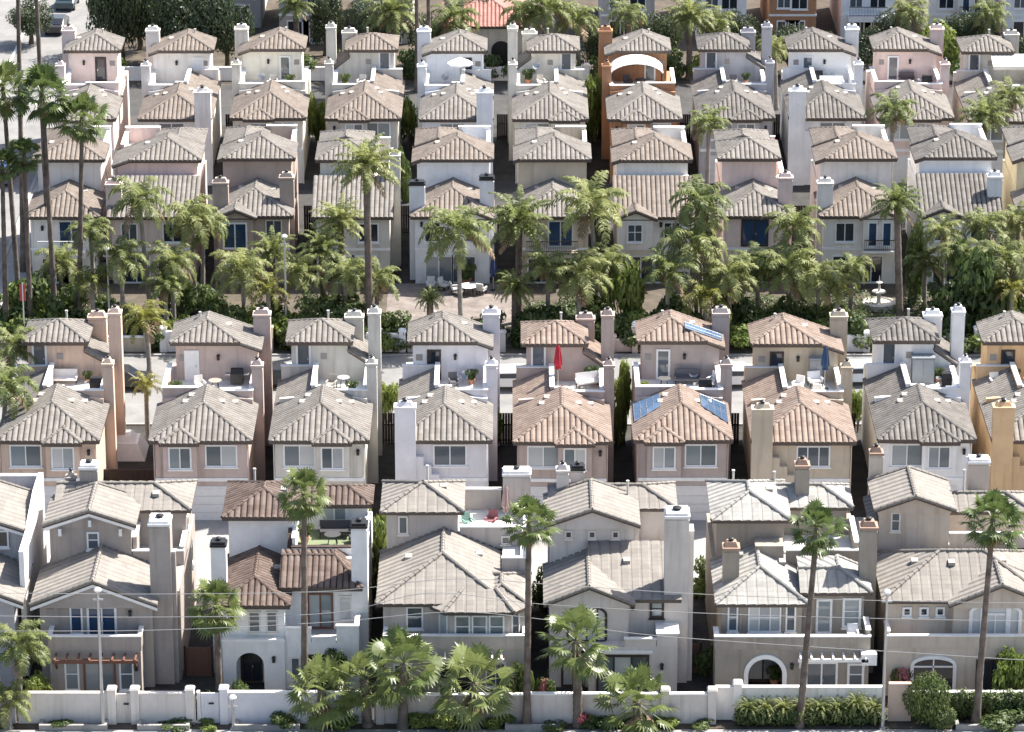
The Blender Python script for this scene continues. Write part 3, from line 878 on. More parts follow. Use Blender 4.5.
def leaf_blob(blobs, n, size, seed, up=.3):
    """leaf-sized faces through the volume of several clumps"""
    q = random.Random(seed); m = MB()
    tot = sum(b[3] * b[4] * b[5] for b in blobs) if blobs else 1
    for (cx, cy, cz, rx, ry, rz) in blobs:
        for _ in range(int(n * (rx * ry * rz) / tot)):
            while True:
                v = Vector((q.uniform(-1, 1), q.uniform(-1, 1), q.uniform(-1, 1)))
                if .3 < v.length < 1: break
            v = v.normalized() * (v.length ** .45) * q.uniform(.86, 1.1)
            c = Vector((cx + v.x * rx, cy + v.y * ry, cz + v.z * rz))
            nrm = (v + Vector((q.uniform(-.8, .8), q.uniform(-.8, .8), q.uniform(-.5, .8) + up))).normalized()
            t = nrm.cross(Vector((q.uniform(-1, 1), q.uniform(-1, 1), q.uniform(-1, 1)))).normalized(); b = nrm.cross(t)
            s = size * q.uniform(.6, 1.3)
            m.face([c - t * s, c - b * s * .5, c + t * s, c + b * s * .5])
    return m
def rand_blobs(q, n, R_, H, z0):
    out = []
    for i in range(n):
        a = q.uniform(0, 6.28); r = R_ * math.sqrt(q.random()) * .75
        s = q.uniform(.35, .6)
        out.append((r * math.cos(a), r * math.sin(a), z0 + H * q.uniform(.25, .85), R_ * s, R_ * s, H * q.uniform(.2, .34)))
    return out

class Kind:
    def __init__(s): s.parts = []
def mesh_of(mb, name, mat, smooth=False):
    o = mb.build(name, mat, None, None, smooth); me = o.data
    bpy.data.objects.remove(o)
    return me
TRUNK_TALL = mesh_of(mk_trunk(.24, .15), 'trunk', BARK, True)
TRUNK_FAT = mesh_of(mk_trunk(.30, .24), 'trunk', BARK, True)
TRUNK_SLIM = mesh_of(mk_trunk(.20, .15), 'trunk', ground_mat('pale_bark', (.17, .155, .14), (.32, .295, .27), 1.4), True)
FANS = []
for i in range(4):
    a, d = fan_crown(46, 20 + i, 1.0, 12)
    FANS.append((mesh_of(a, 'crown', L_FAN), mesh_of(d, 'dead_fronds', L_DEAD)))
FANS_LOOSE = []
for i in range(3):
    a, d = fan_crown(31, 40 + i, 1.15, 8)
    FANS_LOOSE.append((mesh_of(a, 'crown', L_FAN), mesh_of(d, 'dead_fronds', L_DEAD)))
FEATH = []
for i in range(4):
    a, d = feather_crown(21, 60 + i, 3.1, .78 + .1 * i, 84, -18, .66, 28)
    FEATH.append((mesh_of(a, 'crown', L_FEATHER), mesh_of(d, 'dead_fronds', L_DEAD)))
FEATH_STIFF = []
for i in range(2):
    a, d = feather_crown(38, 80 + i, 3.0, .62, 86, -22, .5, 24)
    FEATH_STIFF.append((mesh_of(a, 'crown', L_FEATHER), mesh_of(d, 'dead_fronds', L_DEAD)))
FEATH_YEL = []
for i in range(2):
    a, d = feather_crown(18, 90 + i, 2.6, .95, 86, 0, .6, 20)
    FEATH_YEL.append((mesh_of(a, 'crown', L_YELLOW), mesh_of(d, 'dead_fronds', L_DEAD)))
CYCAD = []
a, d = feather_crown(44, 120, 1.8, .8, 88, -5, .4, 20)
CYCAD.append((mesh_of(a, 'crown', L_FEATHER), mesh_of(d, 'dead_fronds', L_DEAD)))
q = random.Random(5)
BUSHES = [mesh_of(leaf_blob(rand_blobs(q, 7, 1.0, 1.0, 0.0), 1500, .10, 200 + i), 'foliage', L_BUSH) for i in range(4)]
LIGHTS = [mesh_of(leaf_blob(rand_blobs(q, 7, 1.0, 1.0, 0.0), 1200, .11, 220 + i), 'foliage', L_LIGHT) for i in range(2)]
BALLB = [mesh_of(leaf_blob([(0, 0, .55, .95, .95, .55)] + rand_blobs(q, 5, .9, 1.0, .1), 2600, .065, 230 + i), 'foliage', L_BUSH) for i in range(2)]
TREES = [mesh_of(leaf_blob(rand_blobs(q, 18, 1.0, 1.0, 0.0), 9000, .040, 240 + i), 'crown', L_TREE) for i in range(3)]
BLOOMS = mesh_of(leaf_blob(rand_blobs(q, 6, 1.0, 1.0, 0.0), 500, .12, 250), 'blossom', L_BLOOM)

def child(name, me, parent, loc=(0, 0, 0), sc=(1, 1, 1), rz=0.0):
    o = bpy.data.objects.new(name, me); COL.objects.link(o); o.parent = parent
    o.location = loc; o.scale = sc; o.rotation_euler = (0, 0, rz)
    return o
def palm(kind, px, py, Y, size, label, group, base_px=None, z_top=None, Z=0.0):
    """px, py: where the heart of the crown shows; Y: how deep the trunk stands"""
    x, z = at(px, py, Y)
    if z_top is not None: z = z_top
    x0 = x if base_px is None else at(base_px, py, Y)[0]
    hgt = max(z - Z, .3)
    lib, trunk, name = {'fan': (FANS, TRUNK_TALL, 'fan_palm'), 'loose': (FANS_LOOSE, TRUNK_FAT, 'fan_palm'),
                        'feather': (FEATH, TRUNK_SLIM, 'feather_palm'), 'stiff': (FEATH_STIFF, TRUNK_FAT, 'date_palm'),
                        'yellow': (FEATH_YEL, TRUNK_SLIM, 'feather_palm'), 'cycad': (CYCAD, TRUNK_FAT, 'cycad')}[kind]
    r = tag(empty(name, (x0, Y, Z)), label, 'palm' if kind != 'cycad' else 'plant', group)
    r.rotation_euler = (0, math.atan2(x - x0, hgt), 0)
    a, d = lib[rnd.randrange(len(lib))]
    child('trunk', trunk, r, sc=(1, 1, hgt + .05))
    rz = rnd.uniform(0, 6.28)
    child('crown', a, r, (0, 0, hgt), (size, size, size), rz)
    child('dead_fronds', d, r, (0, 0, hgt - .1), (size, size, size), rz)
    return r
def bush(px, py, Y, rx, hgt, label, kind='bush', group='garden shrubs', ry=None, Z=0.0, name='shrub', cat='shrub', bloom=False):
    x, z = at(px, py, Y)
    r = tag(empty(name, (x, Y, Z)), label, cat, group)
    lib = {'bush': BUSHES, 'light': LIGHTS, 'ball': BALLB, 'tree': TREES}[kind]
    me = lib[rnd.randrange(len(lib))]
    child('foliage', me, r, (0, 0, 0), (rx, ry or rx, hgt), rnd.uniform(0, 6.28) if not ry else 0)
    st = MB()
    for k in range(4): st.tube([(0, 0, -.02), (rx * .25 * math.cos(k * 1.6), (ry or rx) * .25 * math.sin(k * 1.6), hgt * .6)], [.05, .02], 5)
    st.build('stem', BARKD, r)
    if bloom: child('blossom', BLOOMS, r, (0, 0, hgt * .05), (rx, ry or rx, hgt))
    return r
def tree(px, Y, z_top, crown_r, crown_h, label, group='leafy trees', kind='tree', name='leafy_tree'):
    x, _ = at(px, 366, Y)
    x = (px - 512) / FPX * (Y * CP + (CAM_H - z_top * .6) * SP)
    r = tag(empty(name, (x, Y, 0)), label, 'tree', group)
    zb = z_top - crown_h
    t = MB(); t.tube([(0, 0, 0), (.05, .02, zb * .5), (0, .1, zb + crown_h * .35)], [.28, .22, .14], 8)
    for k in range(6):
        a = k * 1.05 + .3
        t.tube([(0, .05, zb * .8), (crown_r * .3 * math.cos(a), crown_r * .3 * math.sin(a), zb + crown_h * .25), (crown_r * .65 * math.cos(a), crown_r * .65 * math.sin(a), zb + crown_h * .6)], [.13, .08, .03], 6)
    t.build('trunk', BARKD, r)
    lib = {'tree': TREES, 'light': LIGHTS, 'bush': BUSHES}[kind]
    child('crown', lib[rnd.randrange(len(lib))], r, (0, 0, zb), (crown_r, crown_r, crown_h), rnd.uniform(0, 6.28))
    return r
# ------------------------------------------------------------------ ground, roads
def sheet(name, x0, x1, y0, y1, z, mat, kind='structure'):
    m = MB(); m.face([(x0, y0, z), (x1, y0, z), (x1, y1, z), (x0, y1, z)])
    return tag(m.build(name, mat), kind=kind)
EARTH = ground_mat('earth', (.055, .045, .035), (.12, .10, .08), .5)
CONC = ground_mat('concrete', (.25, .24, .23), (.35, .34, .325), .35)
ASPH = ground_mat('pale_asphalt', (.17, .168, .165), (.25, .245, .24), .4)
PAVE = ground_mat('paving', (.30, .25, .22), (.42, .36, .32), .8)
GRASS = ground_mat('grass', (.05, .10, .025), (.12, .19, .05), 1.2)
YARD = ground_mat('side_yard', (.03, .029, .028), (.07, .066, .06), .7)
sheet('ground', -1500, 1500, -300, 3500, 0.0, EARTH)
sheet('pavement', -120, 120, 150, 202.2, .012, CONC)
sheet('paved_yard', -120, 120, 203, 222.5, .008, YARD)
sheet('alley', -36.5, 120, 222.5, 234.5, .016, CONC)
sheet('paved_path', -36.5, 120, 234.5, 251.5, .008, YARD)
sheet('road', -36.5, 140, 251.5, 265.5, .016, ASPH)
SOIL = ground_mat('dark_soil', (.06, .05, .04), (.13, .11, .085), .6)
sheet('garden_ground', -36.5, 140, 266, 282, .02, SOIL)
sheet('paved_path', -40, 140, 282, 297, .008, YARD)
sheet('alley', -40, 140, 297, 308.5, .016, ground_mat('alley_asphalt', (.035, .035, .035), (.075, .072, .07), .5))
sheet('paved_path', -40, 140, 308.5, 325, .008, YARD)
sheet('patio', -9.5, .8, 267.6, 282, .032, ground_mat('patio_paving', (.13, .11, .10), (.26, .23, .21), .8))
sheet('road', -40, 160, 325, 338, .016, ground_mat('dark_asphalt', (.05, .05, .05), (.09, .088, .085), .5))
sheet('garden_ground', -40, 160, 338.5, 352, .02, SOIL)
sheet('road', -58, -40, 255, 520, .022, ASPH)
sheet('pavement', -40, -37.5, 266, 325, .03, CONC)
sheet('road_marking', -46.6, -46.35, 255, 420, .027, WHITE)
m = MB(); m.box(-58.3, -58, 255, 520, 0, .14); m.box(-40, -39.75, 266, 325, 0, .14); m.box(-40, -39.75, 338, 520, 0, .14)
tag(m.build('kerb', CONC), kind='structure')
m = MB(); m.box(-36.5, 140, 265.5, 265.75, 0, .14); m.box(-36.5, 140, 251.3, 251.5, 0, .13)
tag(m.build('kerb', CONC), kind='structure')
# planted strip before the front walls
sheet('planting_bed', -60, 60, 202.2, 203, .05, EARTH)
# ------------------------------------------------------------------ front row: seven houses, each with its own face
FY = 208.0
FG = 'houses along the front street'
S_F1 = stucco('taupe', (.375, .335, .305)); S_WHITE = stucco('white', (.82, .81, .80), .35); S_F3 = stucco('mauve_grey', (.49, .445, .41))
S_F4 = stucco('pale_mauve', (.61, .56, .52)); S_F5 = stucco('dark_taupe', (.325, .292, .25)); S_F6 = stucco('tan', (.56, .485, .41))
S_OFF = stucco('off_white', (.66, .61, .56)); S_F0 = stucco('cool_grey', (.46, .45, .46))

def vgable(h, a, b, y0, y1, z, tp, trim=True, wall=True, ov=.3):
    """pitched roof, ridge along y, its gable wall in front"""
    mid = (a + b) / 2; zr = z + (b - a) / 2 * tp
    h.roof([[(a, y0, z), (mid, y0, zr), (mid, y1, zr), (a, y1, z)], [(b, y0, z), (b, y1, z), (mid, y1, zr), (mid, y0, zr)]])
    if wall: h.wall.prism_y([(a + ov, z - .3), (b - ov, z - .3), (b - ov, z + ov * tp - .19), (mid, zr - .19), (a + ov, z + ov * tp - .19)], y0 + ov, y1 - .05)
    if trim:
        t = MB(); n = .2
        t.prism_y([(a + .02, z - .17), (a + .02, z - .17 - n), (mid, zr - .17 - n), (mid, zr - .17)], y0 + .02, y0 + .1)
        t.prism_y([(mid, zr - .17), (mid, zr - .17 - n), (b - .02, z - .17 - n), (b - .02, z - .17)], y0 + .02, y0 + .1)
        h.put('bargeboard', t, FRM[h.frame] if h.frame in FRM else WHITE)
def pergola(h, x0, x1, y0, y1, z, mat, n):
    m = MB(); m.box(x0, x1, y0 + .2, y0 + .34, z - .2, z); 
    for i in range(n):
        x = x0 + .1 + (x1 - x0 - .3) * i / (n - 1); m.box(x, x + .1, y0, y1, z + .002, z + .14)
    for x in (x0 + .1, x1 - .25): m.prism_x([(y1, z - .9), (y1, z - .7), (y0 + .36, z - .02), (y0 + .2, z - .02)], x, x + .12)
    h.put('pergola', m, mat)

# --- the sliver of a house at the left edge
h = House('front_house', 'cool grey house at the left edge, tall blank white side wall facing its neighbour', -37.2, FY, 8.4, S_F0, T_FLAT, group=FG)
h.wall.box(0, 8.0, 0, 5, 0, 5.6); h.wall.box(0, 8.2, 5, 11.5, 0, 8.1)
vgable(h, 1.2, 8.6, -.5, 5.1, 5.6, .4); vgable(h, 2.6, 8.15, 4.6, 10.6, 8.1, .34)
m = MB(); m.box(8.2, 8.5, 1.6, 12, 0, 8.0); m.prism_x([(5, 8.0), (12, 8.0), (12, 8.9), (9, 8.9), (5, 8.1)], 8.2, 8.5); h.put('side_wall', m, S_WHITE)
h.window(6.5, 6.9, .7, 1.1, y=4.9, panes=1, glass_='dark'); h.window(4.2, 3.6, 1.4, 1.4, glass_='mid'); h.door(5.0, .05, 2, 2.2, glass_='dark', panes=2)
h.parapet(0, 8.15, 11.5, 11.8, 0, 8.9)
h.chimney(3.5, 4.7, 10.2, 11.2, 8, 10.0, 'white'); h.finish()

# --- taupe house with the tall chimney
h = House('front_house', 'taupe house with gabled front over a balcony, tall grey chimney and brown pergola', -27.7, FY, 8.7, S_F1, T_FLAT, group=FG)
W = h.wall
W.box(0, 6.6, 0, 4.9, 0, 5.45); W.box(.65, 6.0, -1.5, -.002, 0, 3.05); W.box(0, 8.1, 4.9, 13, 0, 5.75); W.box(6.6, 8.1, 1.0, 4.9, 0, 5.75)
h.deck(.7, 5.95, -1.4, 0, 3.12, DECKGREY)
h.parapet(.6, 6.05, -1.55, -1.35, 3.05, 4.0); h.parapet(.6, .8, -1.31, -.05, 3.05, 4.0); h.parapet(5.85, 6.05, -1.31, -.05, 3.05, 4.0)
vgable(h, -.5, 6.95, -.55, 5.0, 5.5, .40)
h.trim.box(1.3, 5.2, -.12, -.004, 5.35, 5.5)
h.window(1.75, 3.45, .75, 1.75, panes=1, glass_='blue'); h.door(2.75, 3.12, 1.75, 2.1, panes=2, glass_='blue'); h.lamp(5.3, 4.6)
h.door(2.6, .05, 1.9, 2.45, y=-1.5, panes=2, frame='brown', glass_='curtain'); h.window(1.5, .5, .85, 1.9, y=-1.5, panes=1, glass_='curtain', cross=True)
h.window(4.7, .5, .85, 1.9, y=-1.5, panes=1, glass_='curtain', cross=True); h.lamp(5.72, 1.8, -1.5)
pergola(h, .9, 5.9, -2.5, -1.5, 2.75, BROWN, 8)
h.chimney(6.5, 7.75, .4, 1.8, 0, 10.3, 'band')
c = MB(); c.box(7.75, 8.0, .6, .98, 0, 8.4); h.put('chimney_shoulder', c, S_F1)
W.box(.15, 5.0, 4.9, 10, 5.75, 8.4); vgable(h, -.2, 5.35, 4.5, 8.9, 8.45, .34)
h.window(2.35, 6.75, .75, 1.15, y=4.9, panes=1, glass_='mid', cross=True)
b = MB()
for x in (.7, 2.5, 4.3): b.box(x, x + .18, 4.55, 4.9, 7.75 if x != 2.5 else 8.35, 8.2 if x != 2.5 else 8.75)
h.put('bracket', b, WHITE)
W.box(.5, 8.05, 7.6, 11.6, 5.75, 8.3); h.hip(.1, 8.4, 7.25, 12.0, 8.3, axis='x', tp=.34, front=False, vents=[(6.2, 8.6, 8.8)])
h.deck(5.0, 7.85, 5.1, 7.6, 5.83); h.parapet(5.05, 8.1, 4.9, 5.12, 5.6, 6.7); h.parapet(7.88, 8.1, 5.16, 7.55, 5.6, 6.9); h.parapet(5.05, 5.3, 5.16, 7.5, 5.6, 7.5)
h.chimney(1.5, 2.6, 9.6, 10.6, 8, 10.2, 'band'); h.chimney(.6, 1.2, 10.0, 10.6, 8, 9.4, 'wall')
h.window(9.4, 3.6, 1.2, 1.4, y=8.1, side='r', glass_='dark'); h.window(8.2, 6.6, .9, .9, y=8.05, side='r', glass_='dark', panes=1)
h.grille(.4, 4.6); h.finish()

# --- white house, dark brown tiles
h = House('front_house', 'white house with dark brown roof tiles, arched entry and black capped white chimneys', -17.0, FY, 8.5, S_WHITE, T_DARK, group=FG, frame='white')
W = h.wall
W.box(0, 3.65, 0, 6.4, 3.0, 5.35); W.box(0, 3.65, .7, 6.4, 0, 3.0); W.box(3.65, 8.4, 1.6, 6.4, 0, 5.9); W.box(0, 8.4, 6.4, 12.5, 0, 6.1)
W.arch_wall(0, 3.65, 0, 3.0, -.55, 0, 1.6, .82, 1.65); W.box(0, 3.65, -.55, 0, 3.0, 3.3)
W.box(0, .25, 0, .7, 0, 3.0); W.box(3.4, 3.65, 0, .7, 0, 3.0)
h.trim.box(-.04, 3.7, -.62, -.56, 3.2, 3.34)
h.door(.95, .05, 1.3, 2.2, y=.7, frame='dark', glass_='dark', panes=2)
h.window(1.5, 3.55, .75, 1.35, panes=1, frame='cream', glass_='mid', cross=True); h.window(2.55, 3.55, .7, 1.35, panes=1, frame='cream', glass_='mid', cross=True)
h.hip(-.35, 4.0, -.4, 7.0, 5.35, True, False, vents=[(3.0, 4.2, 5.8)])
# right wing with balcony
W.box(3.65, 8.0, -.3, 1.6, 0, 3.0); h.deck(3.7, 7.9, -.1, 1.6, 3.05, DECKGREY)
h.parapet(3.7, 5.2, -.3, -.08, 3.0, 3.95); h.parapet(6.7, 8.0, -.3, -.08, 3.0, 4.1); h.parapet(5.24, 6.66, -.3, -.08, 3.0, 3.4); h.parapet(7.78, 8.0, -.04, 1.6, 3.0, 4.1)
h.door(4.9, 3.08, 1.55, 2.3, y=1.6, frame='brown', glass_='curtain', panes=2); h.window(6.75, 3.6, .8, 1.6, y=1.6, panes=1, frame='cream', glass_='curtain')
h.door(4.9, .05, 1.7, 2.2, y=-.3, frame='dark', glass_='dark', panes=2); h.window(3.95, .6, .6, 1.5, y=-.3, panes=1, frame='cream', glass_='mid'); h.lamp(3.0, 1.9, -.55)
h.roof([[(3.3, 1.1, 5.85), (8.2, 1.1, 5.85), (6.5, 3.6, 6.9), (3.3, 3.6, 6.9)], [(8.2, 1.1, 5.85), (8.2, 4.4, 5.85), (6.5, 4.4, 6.9), (6.5, 3.6, 6.9)], [(3.3, 3.6, 6.9), (6.5, 3.6, 6.9), (6.5, 4.4, 6.9), (3.3, 4.4, 6.89)]])
W.box(3.65, 7.8, 3.9, 4.4, 5.9, 6.6)
h.chimney(7.55, 8.5, 1.5, 2.5, 0, 9.7, 'dark'); h.chimney(-.75, .15, 2.0, 2.9, 0, 8.3, 'dark')
# deck and top floor
h.deck(4.1, 8.1, 4.7, 9.4, 6.2, TURF); h.parapet(3.9, 8.4, 4.45, 4.7, 5.9, 7.05, False)
t = MB(); t.box(3.85, 8.45, 4.4, 4.75, 7.05, 7.13); h.put('coping', t, T_DARK)
h.parapet(8.15, 8.4, 4.75, 9.4, 5.9, 7.3); h.parapet(3.9, 4.1, 4.75, 6.3, 5.9, 7.6)
r = MB(); r.prism_x([(3.4, 6.3), (6.3, 6.3), (6.3, 7.6), (5.6, 7.5)], 3.6, 3.85); h.put('stepped_coping', r, T_DARK)
W.box(0, 4.1, 6.4, 11.4, 6.1, 8.3); h.hip(-.35, 4.45, 6.05, 11.8, 8.3, vents=[(3.2, 9.2, 8.85)], tp=.38)
W.box(4.1, 8.2, 9.4, 11.8, 6.1, 7.9); h.hip(3.9, 8.55, 9.0, 12.1, 7.9, front=False, axis='x')
h.door(5.4, 6.25, 1.6, 1.65, y=9.4, frame='white', glass_='curtain', panes=2)
h.pipe(1.3, 11.2, 8.6, 9.4); h.finish()

# --- mauve grey house, broad pale roof
h = House('front_house', 'mauve grey house with a broad pale roof, canted bay window and cluttered roof deck', -7.56, FY, 8.6, S_F3, T_FLAT, group=FG)
W = h.wall
W.box(0, 8.3, 0, 7.3, 0, 5.5); W.box(0, 8.5, 7.3, 13, 0, 5.8); W.box(.1, 8.35, -1.3, -.002, 0, 3.05)
h.deck(.2, 8.25, -1.2, 0, 3.1, DECKGREY); h.parapet(.05, 8.4, -1.35, -1.15, 3.05, 3.95); h.parapet(.05, .25, -1.11, -.05, 3.05, 3.95); h.parapet(8.2, 8.4, -1.11, -.05, 3.05, 3.95)
h.hip(-.4, 7.3, -.4, 7.4, 5.5, True, False, tp=.42, vents=[(1.4, 4.8, 6.26), (5.6, 5.4, 6.2)]); h.hip(5.2, 8.7, -.38, 4.6, 5.3, True, True, tp=.40); W.box(7.0, 8.3, 4.5, 7.3, 5.5, 5.9); h.parapet(6.95, 8.35, 4.3, 4.5, 5.4, 6.5); h.parapet(8.12, 8.35, 4.54, 7.26, 5.5, 6.5); h.deck(7.0, 8.1, 4.52, 7.28, 5.96)
W.prism_z([(3.15, -.002), (3.95, -.95), (7.35, -.95), (8.1, -.002)], 3.05, 5.3)
h.roof([[(3.6, -1.25, 5.33), (7.7, -1.25, 5.33), (6.6, .55, 6.05), (4.7, .55, 6.05)], [(2.75, -.3, 5.33), (3.6, -1.25, 5.33), (4.7, .55, 6.05)], [(7.7, -1.25, 5.33), (8.55, -.3, 5.33), (6.6, .55, 6.05)]])
for x in (4.2, 5.2, 6.2): h.window(x, 3.45, .92, 1.6, y=-.95, panes=1, glass_='curtain', cross=True)
# panes on the canted sides of the bay
for (xa, ya, xb, yb) in ((3.15, 0, 3.95, -.95), (7.35, -.95, 8.1, 0)):
    d = Vector((xb - xa, yb - ya, 0)).normalized(); nn = Vector((d.y, -d.x, 0)); a = Vector((xa, ya, 0)) + d * .25; b = Vector((xb, yb, 0)) - d * .2
    def slab(p, q_, z0, z1, o0, o1):
        m_ = MB(); m_.prism_z([tuple((p + nn * o0).xy), tuple((p + nn * o1).xy), tuple((q_ + nn * o1).xy), tuple((q_ + nn * o0).xy)][::-1], z0, z1); return m_
    fr = MB()
    for P_, Q_, z0, z1 in ((a, a + d * .1, 3.45, 5.05), (b - d * .1, b, 3.45, 5.05), (a + d * .1, b - d * .1, 3.45, 3.55), (a + d * .1, b - d * .1, 4.95, 5.05)):
        s_ = slab(P_, Q_, z0, z1, -.02, .07); fr.f += s_.f; fr.uv += s_.uv; fr.mi += s_.mi
    wo = h.put('window', fr, WHITE); h.put('pane', slab(a + d * .08, b - d * .08, 3.53, 4.97, -.02, .015), G_CURT, wo)
h.window(1.35, 3.75, 1.0, 1.45, panes=1, glass_='mid', cross=True)
pergola(h, 2.4, 7.1, -2.3, -1.3, 2.75, CREAM, 9)
h.door(3.2, .05, 2.2, 2.3, y=-1.3, panes=2, glass_='dark'); h.window(6.0, .6, 1.2, 1.6, y=-1.3, glass_='mid'); h.window(.6, .6, 1.1, 1.5, y=-1.3, glass_='dark')
W.box(0, 4.3, 7.3, 11.5, 5.8, 8.3); h.hip(-.35, 4.7, 6.95, 11.9, 8.3, tp=.38, vents=[(3.4, 9.8, 8.8)])
h.window(.7, 6.75, .6, 1.2, y=7.3, panes=1, glass_='mid', frame='cream')
h.deck(4.3, 8.3, 7.5, 12.4, 6.3); h.parapet(4.4, 8.5, 7.3, 7.55, 5.6, 7.25); h.parapet(8.27, 8.5, 7.59, 12.5, 5.6, 7.25); h.parapet(4.35, 6.9, 12.3, 12.55, 5.6, 7.7)
h.window(6.9, 6.1, .55, .55, y=7.3, panes=1, glass_='dark', frame='cream')
h.chimney(7.0, 8.7, 11.6, 12.6, 5.6, 9.0, 'band'); h.pipe(2.4, 11.2, 8.6, 9.6); h.finish()

# --- pale mauve house with the broad right chimney
h = House('front_house', 'pale mauve gabled house with dark arched window and a very tall broad chimney', 2.2, FY, 8.2, S_F4, T_FLAT, group=FG, frame='dark')
W = h.wall
W.box(0, 4.65, 0, 5.2, 2.9, 5.5); W.box(0, 4.65, 0, 5.2, 0, 2.9); W.box(4.65, 7.4, .7, 5.2, 0, 5.55); W.box(0, 7.6, 5.2, 12.5, 0, 5.8)
W.box(2.3, 7.5, -.9, -.002, 0, 3.0)
W.box(6.3, 7.5, -.88, .68, 3.0, 3.75)
h.deck(4.7, 6.3, -.85, .68, 3.06, DECKGREY); h.parapet(4.4, 6.26, -.9, -.7, 3.0, 3.55); h.parapet(6.28, 7.55, -.95, .69, 3.75, 3.9)
vgable(h, -.35, 5.0, -.5, 5.3, 5.5, .42, trim=False)
h.roof([[(2.32, .2, 5.5), (7.75, .2, 5.5), (7.75, 5.15, 7.2), (2.32, 5.15, 7.2)]], vents=[(4.6, 3.4, 6.62)]); W.prism_x([(.7, 5.5), (5.2, 5.5), (5.2, 7.0), (.75, 5.5)], 2.5, 7.4)
f = MB(); f.arch_ring(2.2, 3.05, 1.05, 4.65, .14, -.08, .01, rise=.5)
for x in (-.62, .0, .62): f.box(2.2 + x - .04, 2.2 + x + .04, -.06, .0, 3.05, 4.65 + .5 * math.sqrt(1 - (x / 1.05) ** 2))
f.box(1.1, 3.3, -.14, .0, 2.92, 3.05); wo = h.put('window', f, DARKTRIM)
p = MB(); p.arch_fill(2.2, 3.05, 1.04, 4.65, -.03, .012, rise=.49); h.put('pane', p, G_CURT, wo)
h.window(5.9, 4.15, .85, 1.1, y=.7, panes=1, glass_='curtain', frame='dark', cross=True, t=.14); h.lamp(4.9, 4.7, .7); h.lamp(6.6, 1.6, -.9)
h.door(2.75, .05, 3.1, 2.45, y=-.9, panes=3, frame='dark', glass_='curtain'); h.door(.7, .05, 1.4, 2.3, y=0, panes=2, frame='dark', glass_='curtain')
h.trim.box(2.55, 6.05, -1.0, -.91, 2.6, 2.8)
h.chimney(6.75, 8.15, .6, 2.0, 0, 10.7, 'band')
c = MB(); c.box(8.15, 8.45, .9, 2.0, 0, 9.6); h.put('chimney_shoulder', c, S_F4)
W.box(.05, 5.1, 5.2, 10, 5.8, 8.3); vgable(h, -.3, 5.45, 4.8, 9.6, 8.3, .36, trim=False)
for x in (.95, 2.35, 3.75): h.window(x, 7.35, .45, .5, y=5.2, panes=1, glass_='dark', frame='cream', t=.09)
W.box(.3, 7.4, 8.4, 11.8, 5.8, 8.1); h.hip(-.05, 7.8, 8.0, 12.2, 8.1, axis='x', front=False, tp=.34)
h.deck(5.1, 7.4, 5.4, 8.4, 5.9); h.parapet(5.15, 7.6, 5.2, 5.42, 5.6, 6.7); h.parapet(7.38, 7.6, 5.46, 8.3, 5.6, 7.0); h.parapet(5.12, 5.4, 5.5, 8.3, 5.8, 8.0)
h.chimney(.5, 1.25, 9.6, 10.4, 8, 10.0, 'wall'); h.chimney(1.4, 2.2, 10.2, 11.0, 8, 9.9, 'dark'); h.pipe(4.8, 9.2, 8.6, 9.4); h.finish()

# --- dark taupe house with white arch
h = House('front_house', 'dark taupe house with white trims, round white arch and shuttered bay windows', 11.9, FY, 9.4, S_F5, T_FLATG, group=FG)
W = h.wall
W.box(.4, 5.1, 0, 6, 3.1, 5.5); W.box(.4, 5.1, .8, 6, 0, 3.1); W.box(5.1, 8.8, .8, 6, 0, 5.85); W.box(.1, 9.0, 6, 13, 0, 5.8)
W.arch_wall(.0, 5.0, 0, 3.05, -1.3, -.95, 2.95, 1.0, 1.45); W.box(5.0, 9.0, -1.3, .8, 0, 3.05); W.box(0, .35, -.95, .8, 0, 3.05); W.box(4.65, 5.0, -.95, .8, 0, 3.05); W.box(.35, 4.65, -.95, .8, 2.85, 3.05)
a = MB(); a.arch_ring(2.95, 0, 1.0, 1.45, .26, -1.42, -1.25); h.put('arch_surround', a, WHITE)
h.door(2.0, .05, 1.9, 2.2, y=.8, panes=2, glass_='curtain', frame='dark')
h.deck(.1, 8.9, -1.2, 0, 3.11); h.parapet(-.05, 9.05, -1.35, -1.12, 3.05, 3.9); h.parapet(-.05, .18, -1.08, -.0, 3.05, 3.9); h.parapet(8.82, 9.05, -1.08, .75, 3.05, 4.2); h.deck(5.15, 8.8, .0, .8, 3.11)
h.hip(.0, 5.5, -.45, 6.1, 5.5, True, False, tp=.45, vents=[(1.3, 3.9, 6.2), (4.2, 4.2, 6.2), (1.7, 4.9, 6.4)])
h.roof([[(5.0, .35, 5.88), (9.25, .35, 5.88), (7.4, 2.2, 6.7), (5.0, 2.2, 6.7)], [(9.25, .35, 5.88), (9.25, 4.0, 5.88), (7.4, 4.0, 6.7), (7.4, 2.2, 6.7)], [(5.0, 2.2, 6.7), (7.4, 2.2, 6.7), (7.4, 4.0, 6.7), (5.0, 4.0, 6.69)]])
for x, w_ in ((.75, .62), (4.15, .62)): h.window(x, 3.6, w_, 1.7, panes=1, glass_='mid', cross=True)
h.window(1.95, 3.55, 1.95, 1.75, panes=3, glass_='curtain', cross=True)
s = MB()
for x in (1.45, 3.97): s.box(x, x + .14, -.06, -.004, 3.55, 5.2)
h.put('shutter', s, S_F5)
h.door(6.0, 3.12, .95, 2.2, y=.8, panes=1, glass_='curtain'); h.window(7.55, 3.5, 1.1, 1.9, y=.8, panes=1, glass_='curtain', cross=True, t=.14)
h.door(5.3, .05, 1.9, 2.2, y=-1.3, panes=2, glass_='mid'); h.window(7.75, .55, 1.0, 1.6, y=-1.3, panes=1, glass_='mid', cross=True, t=.14)
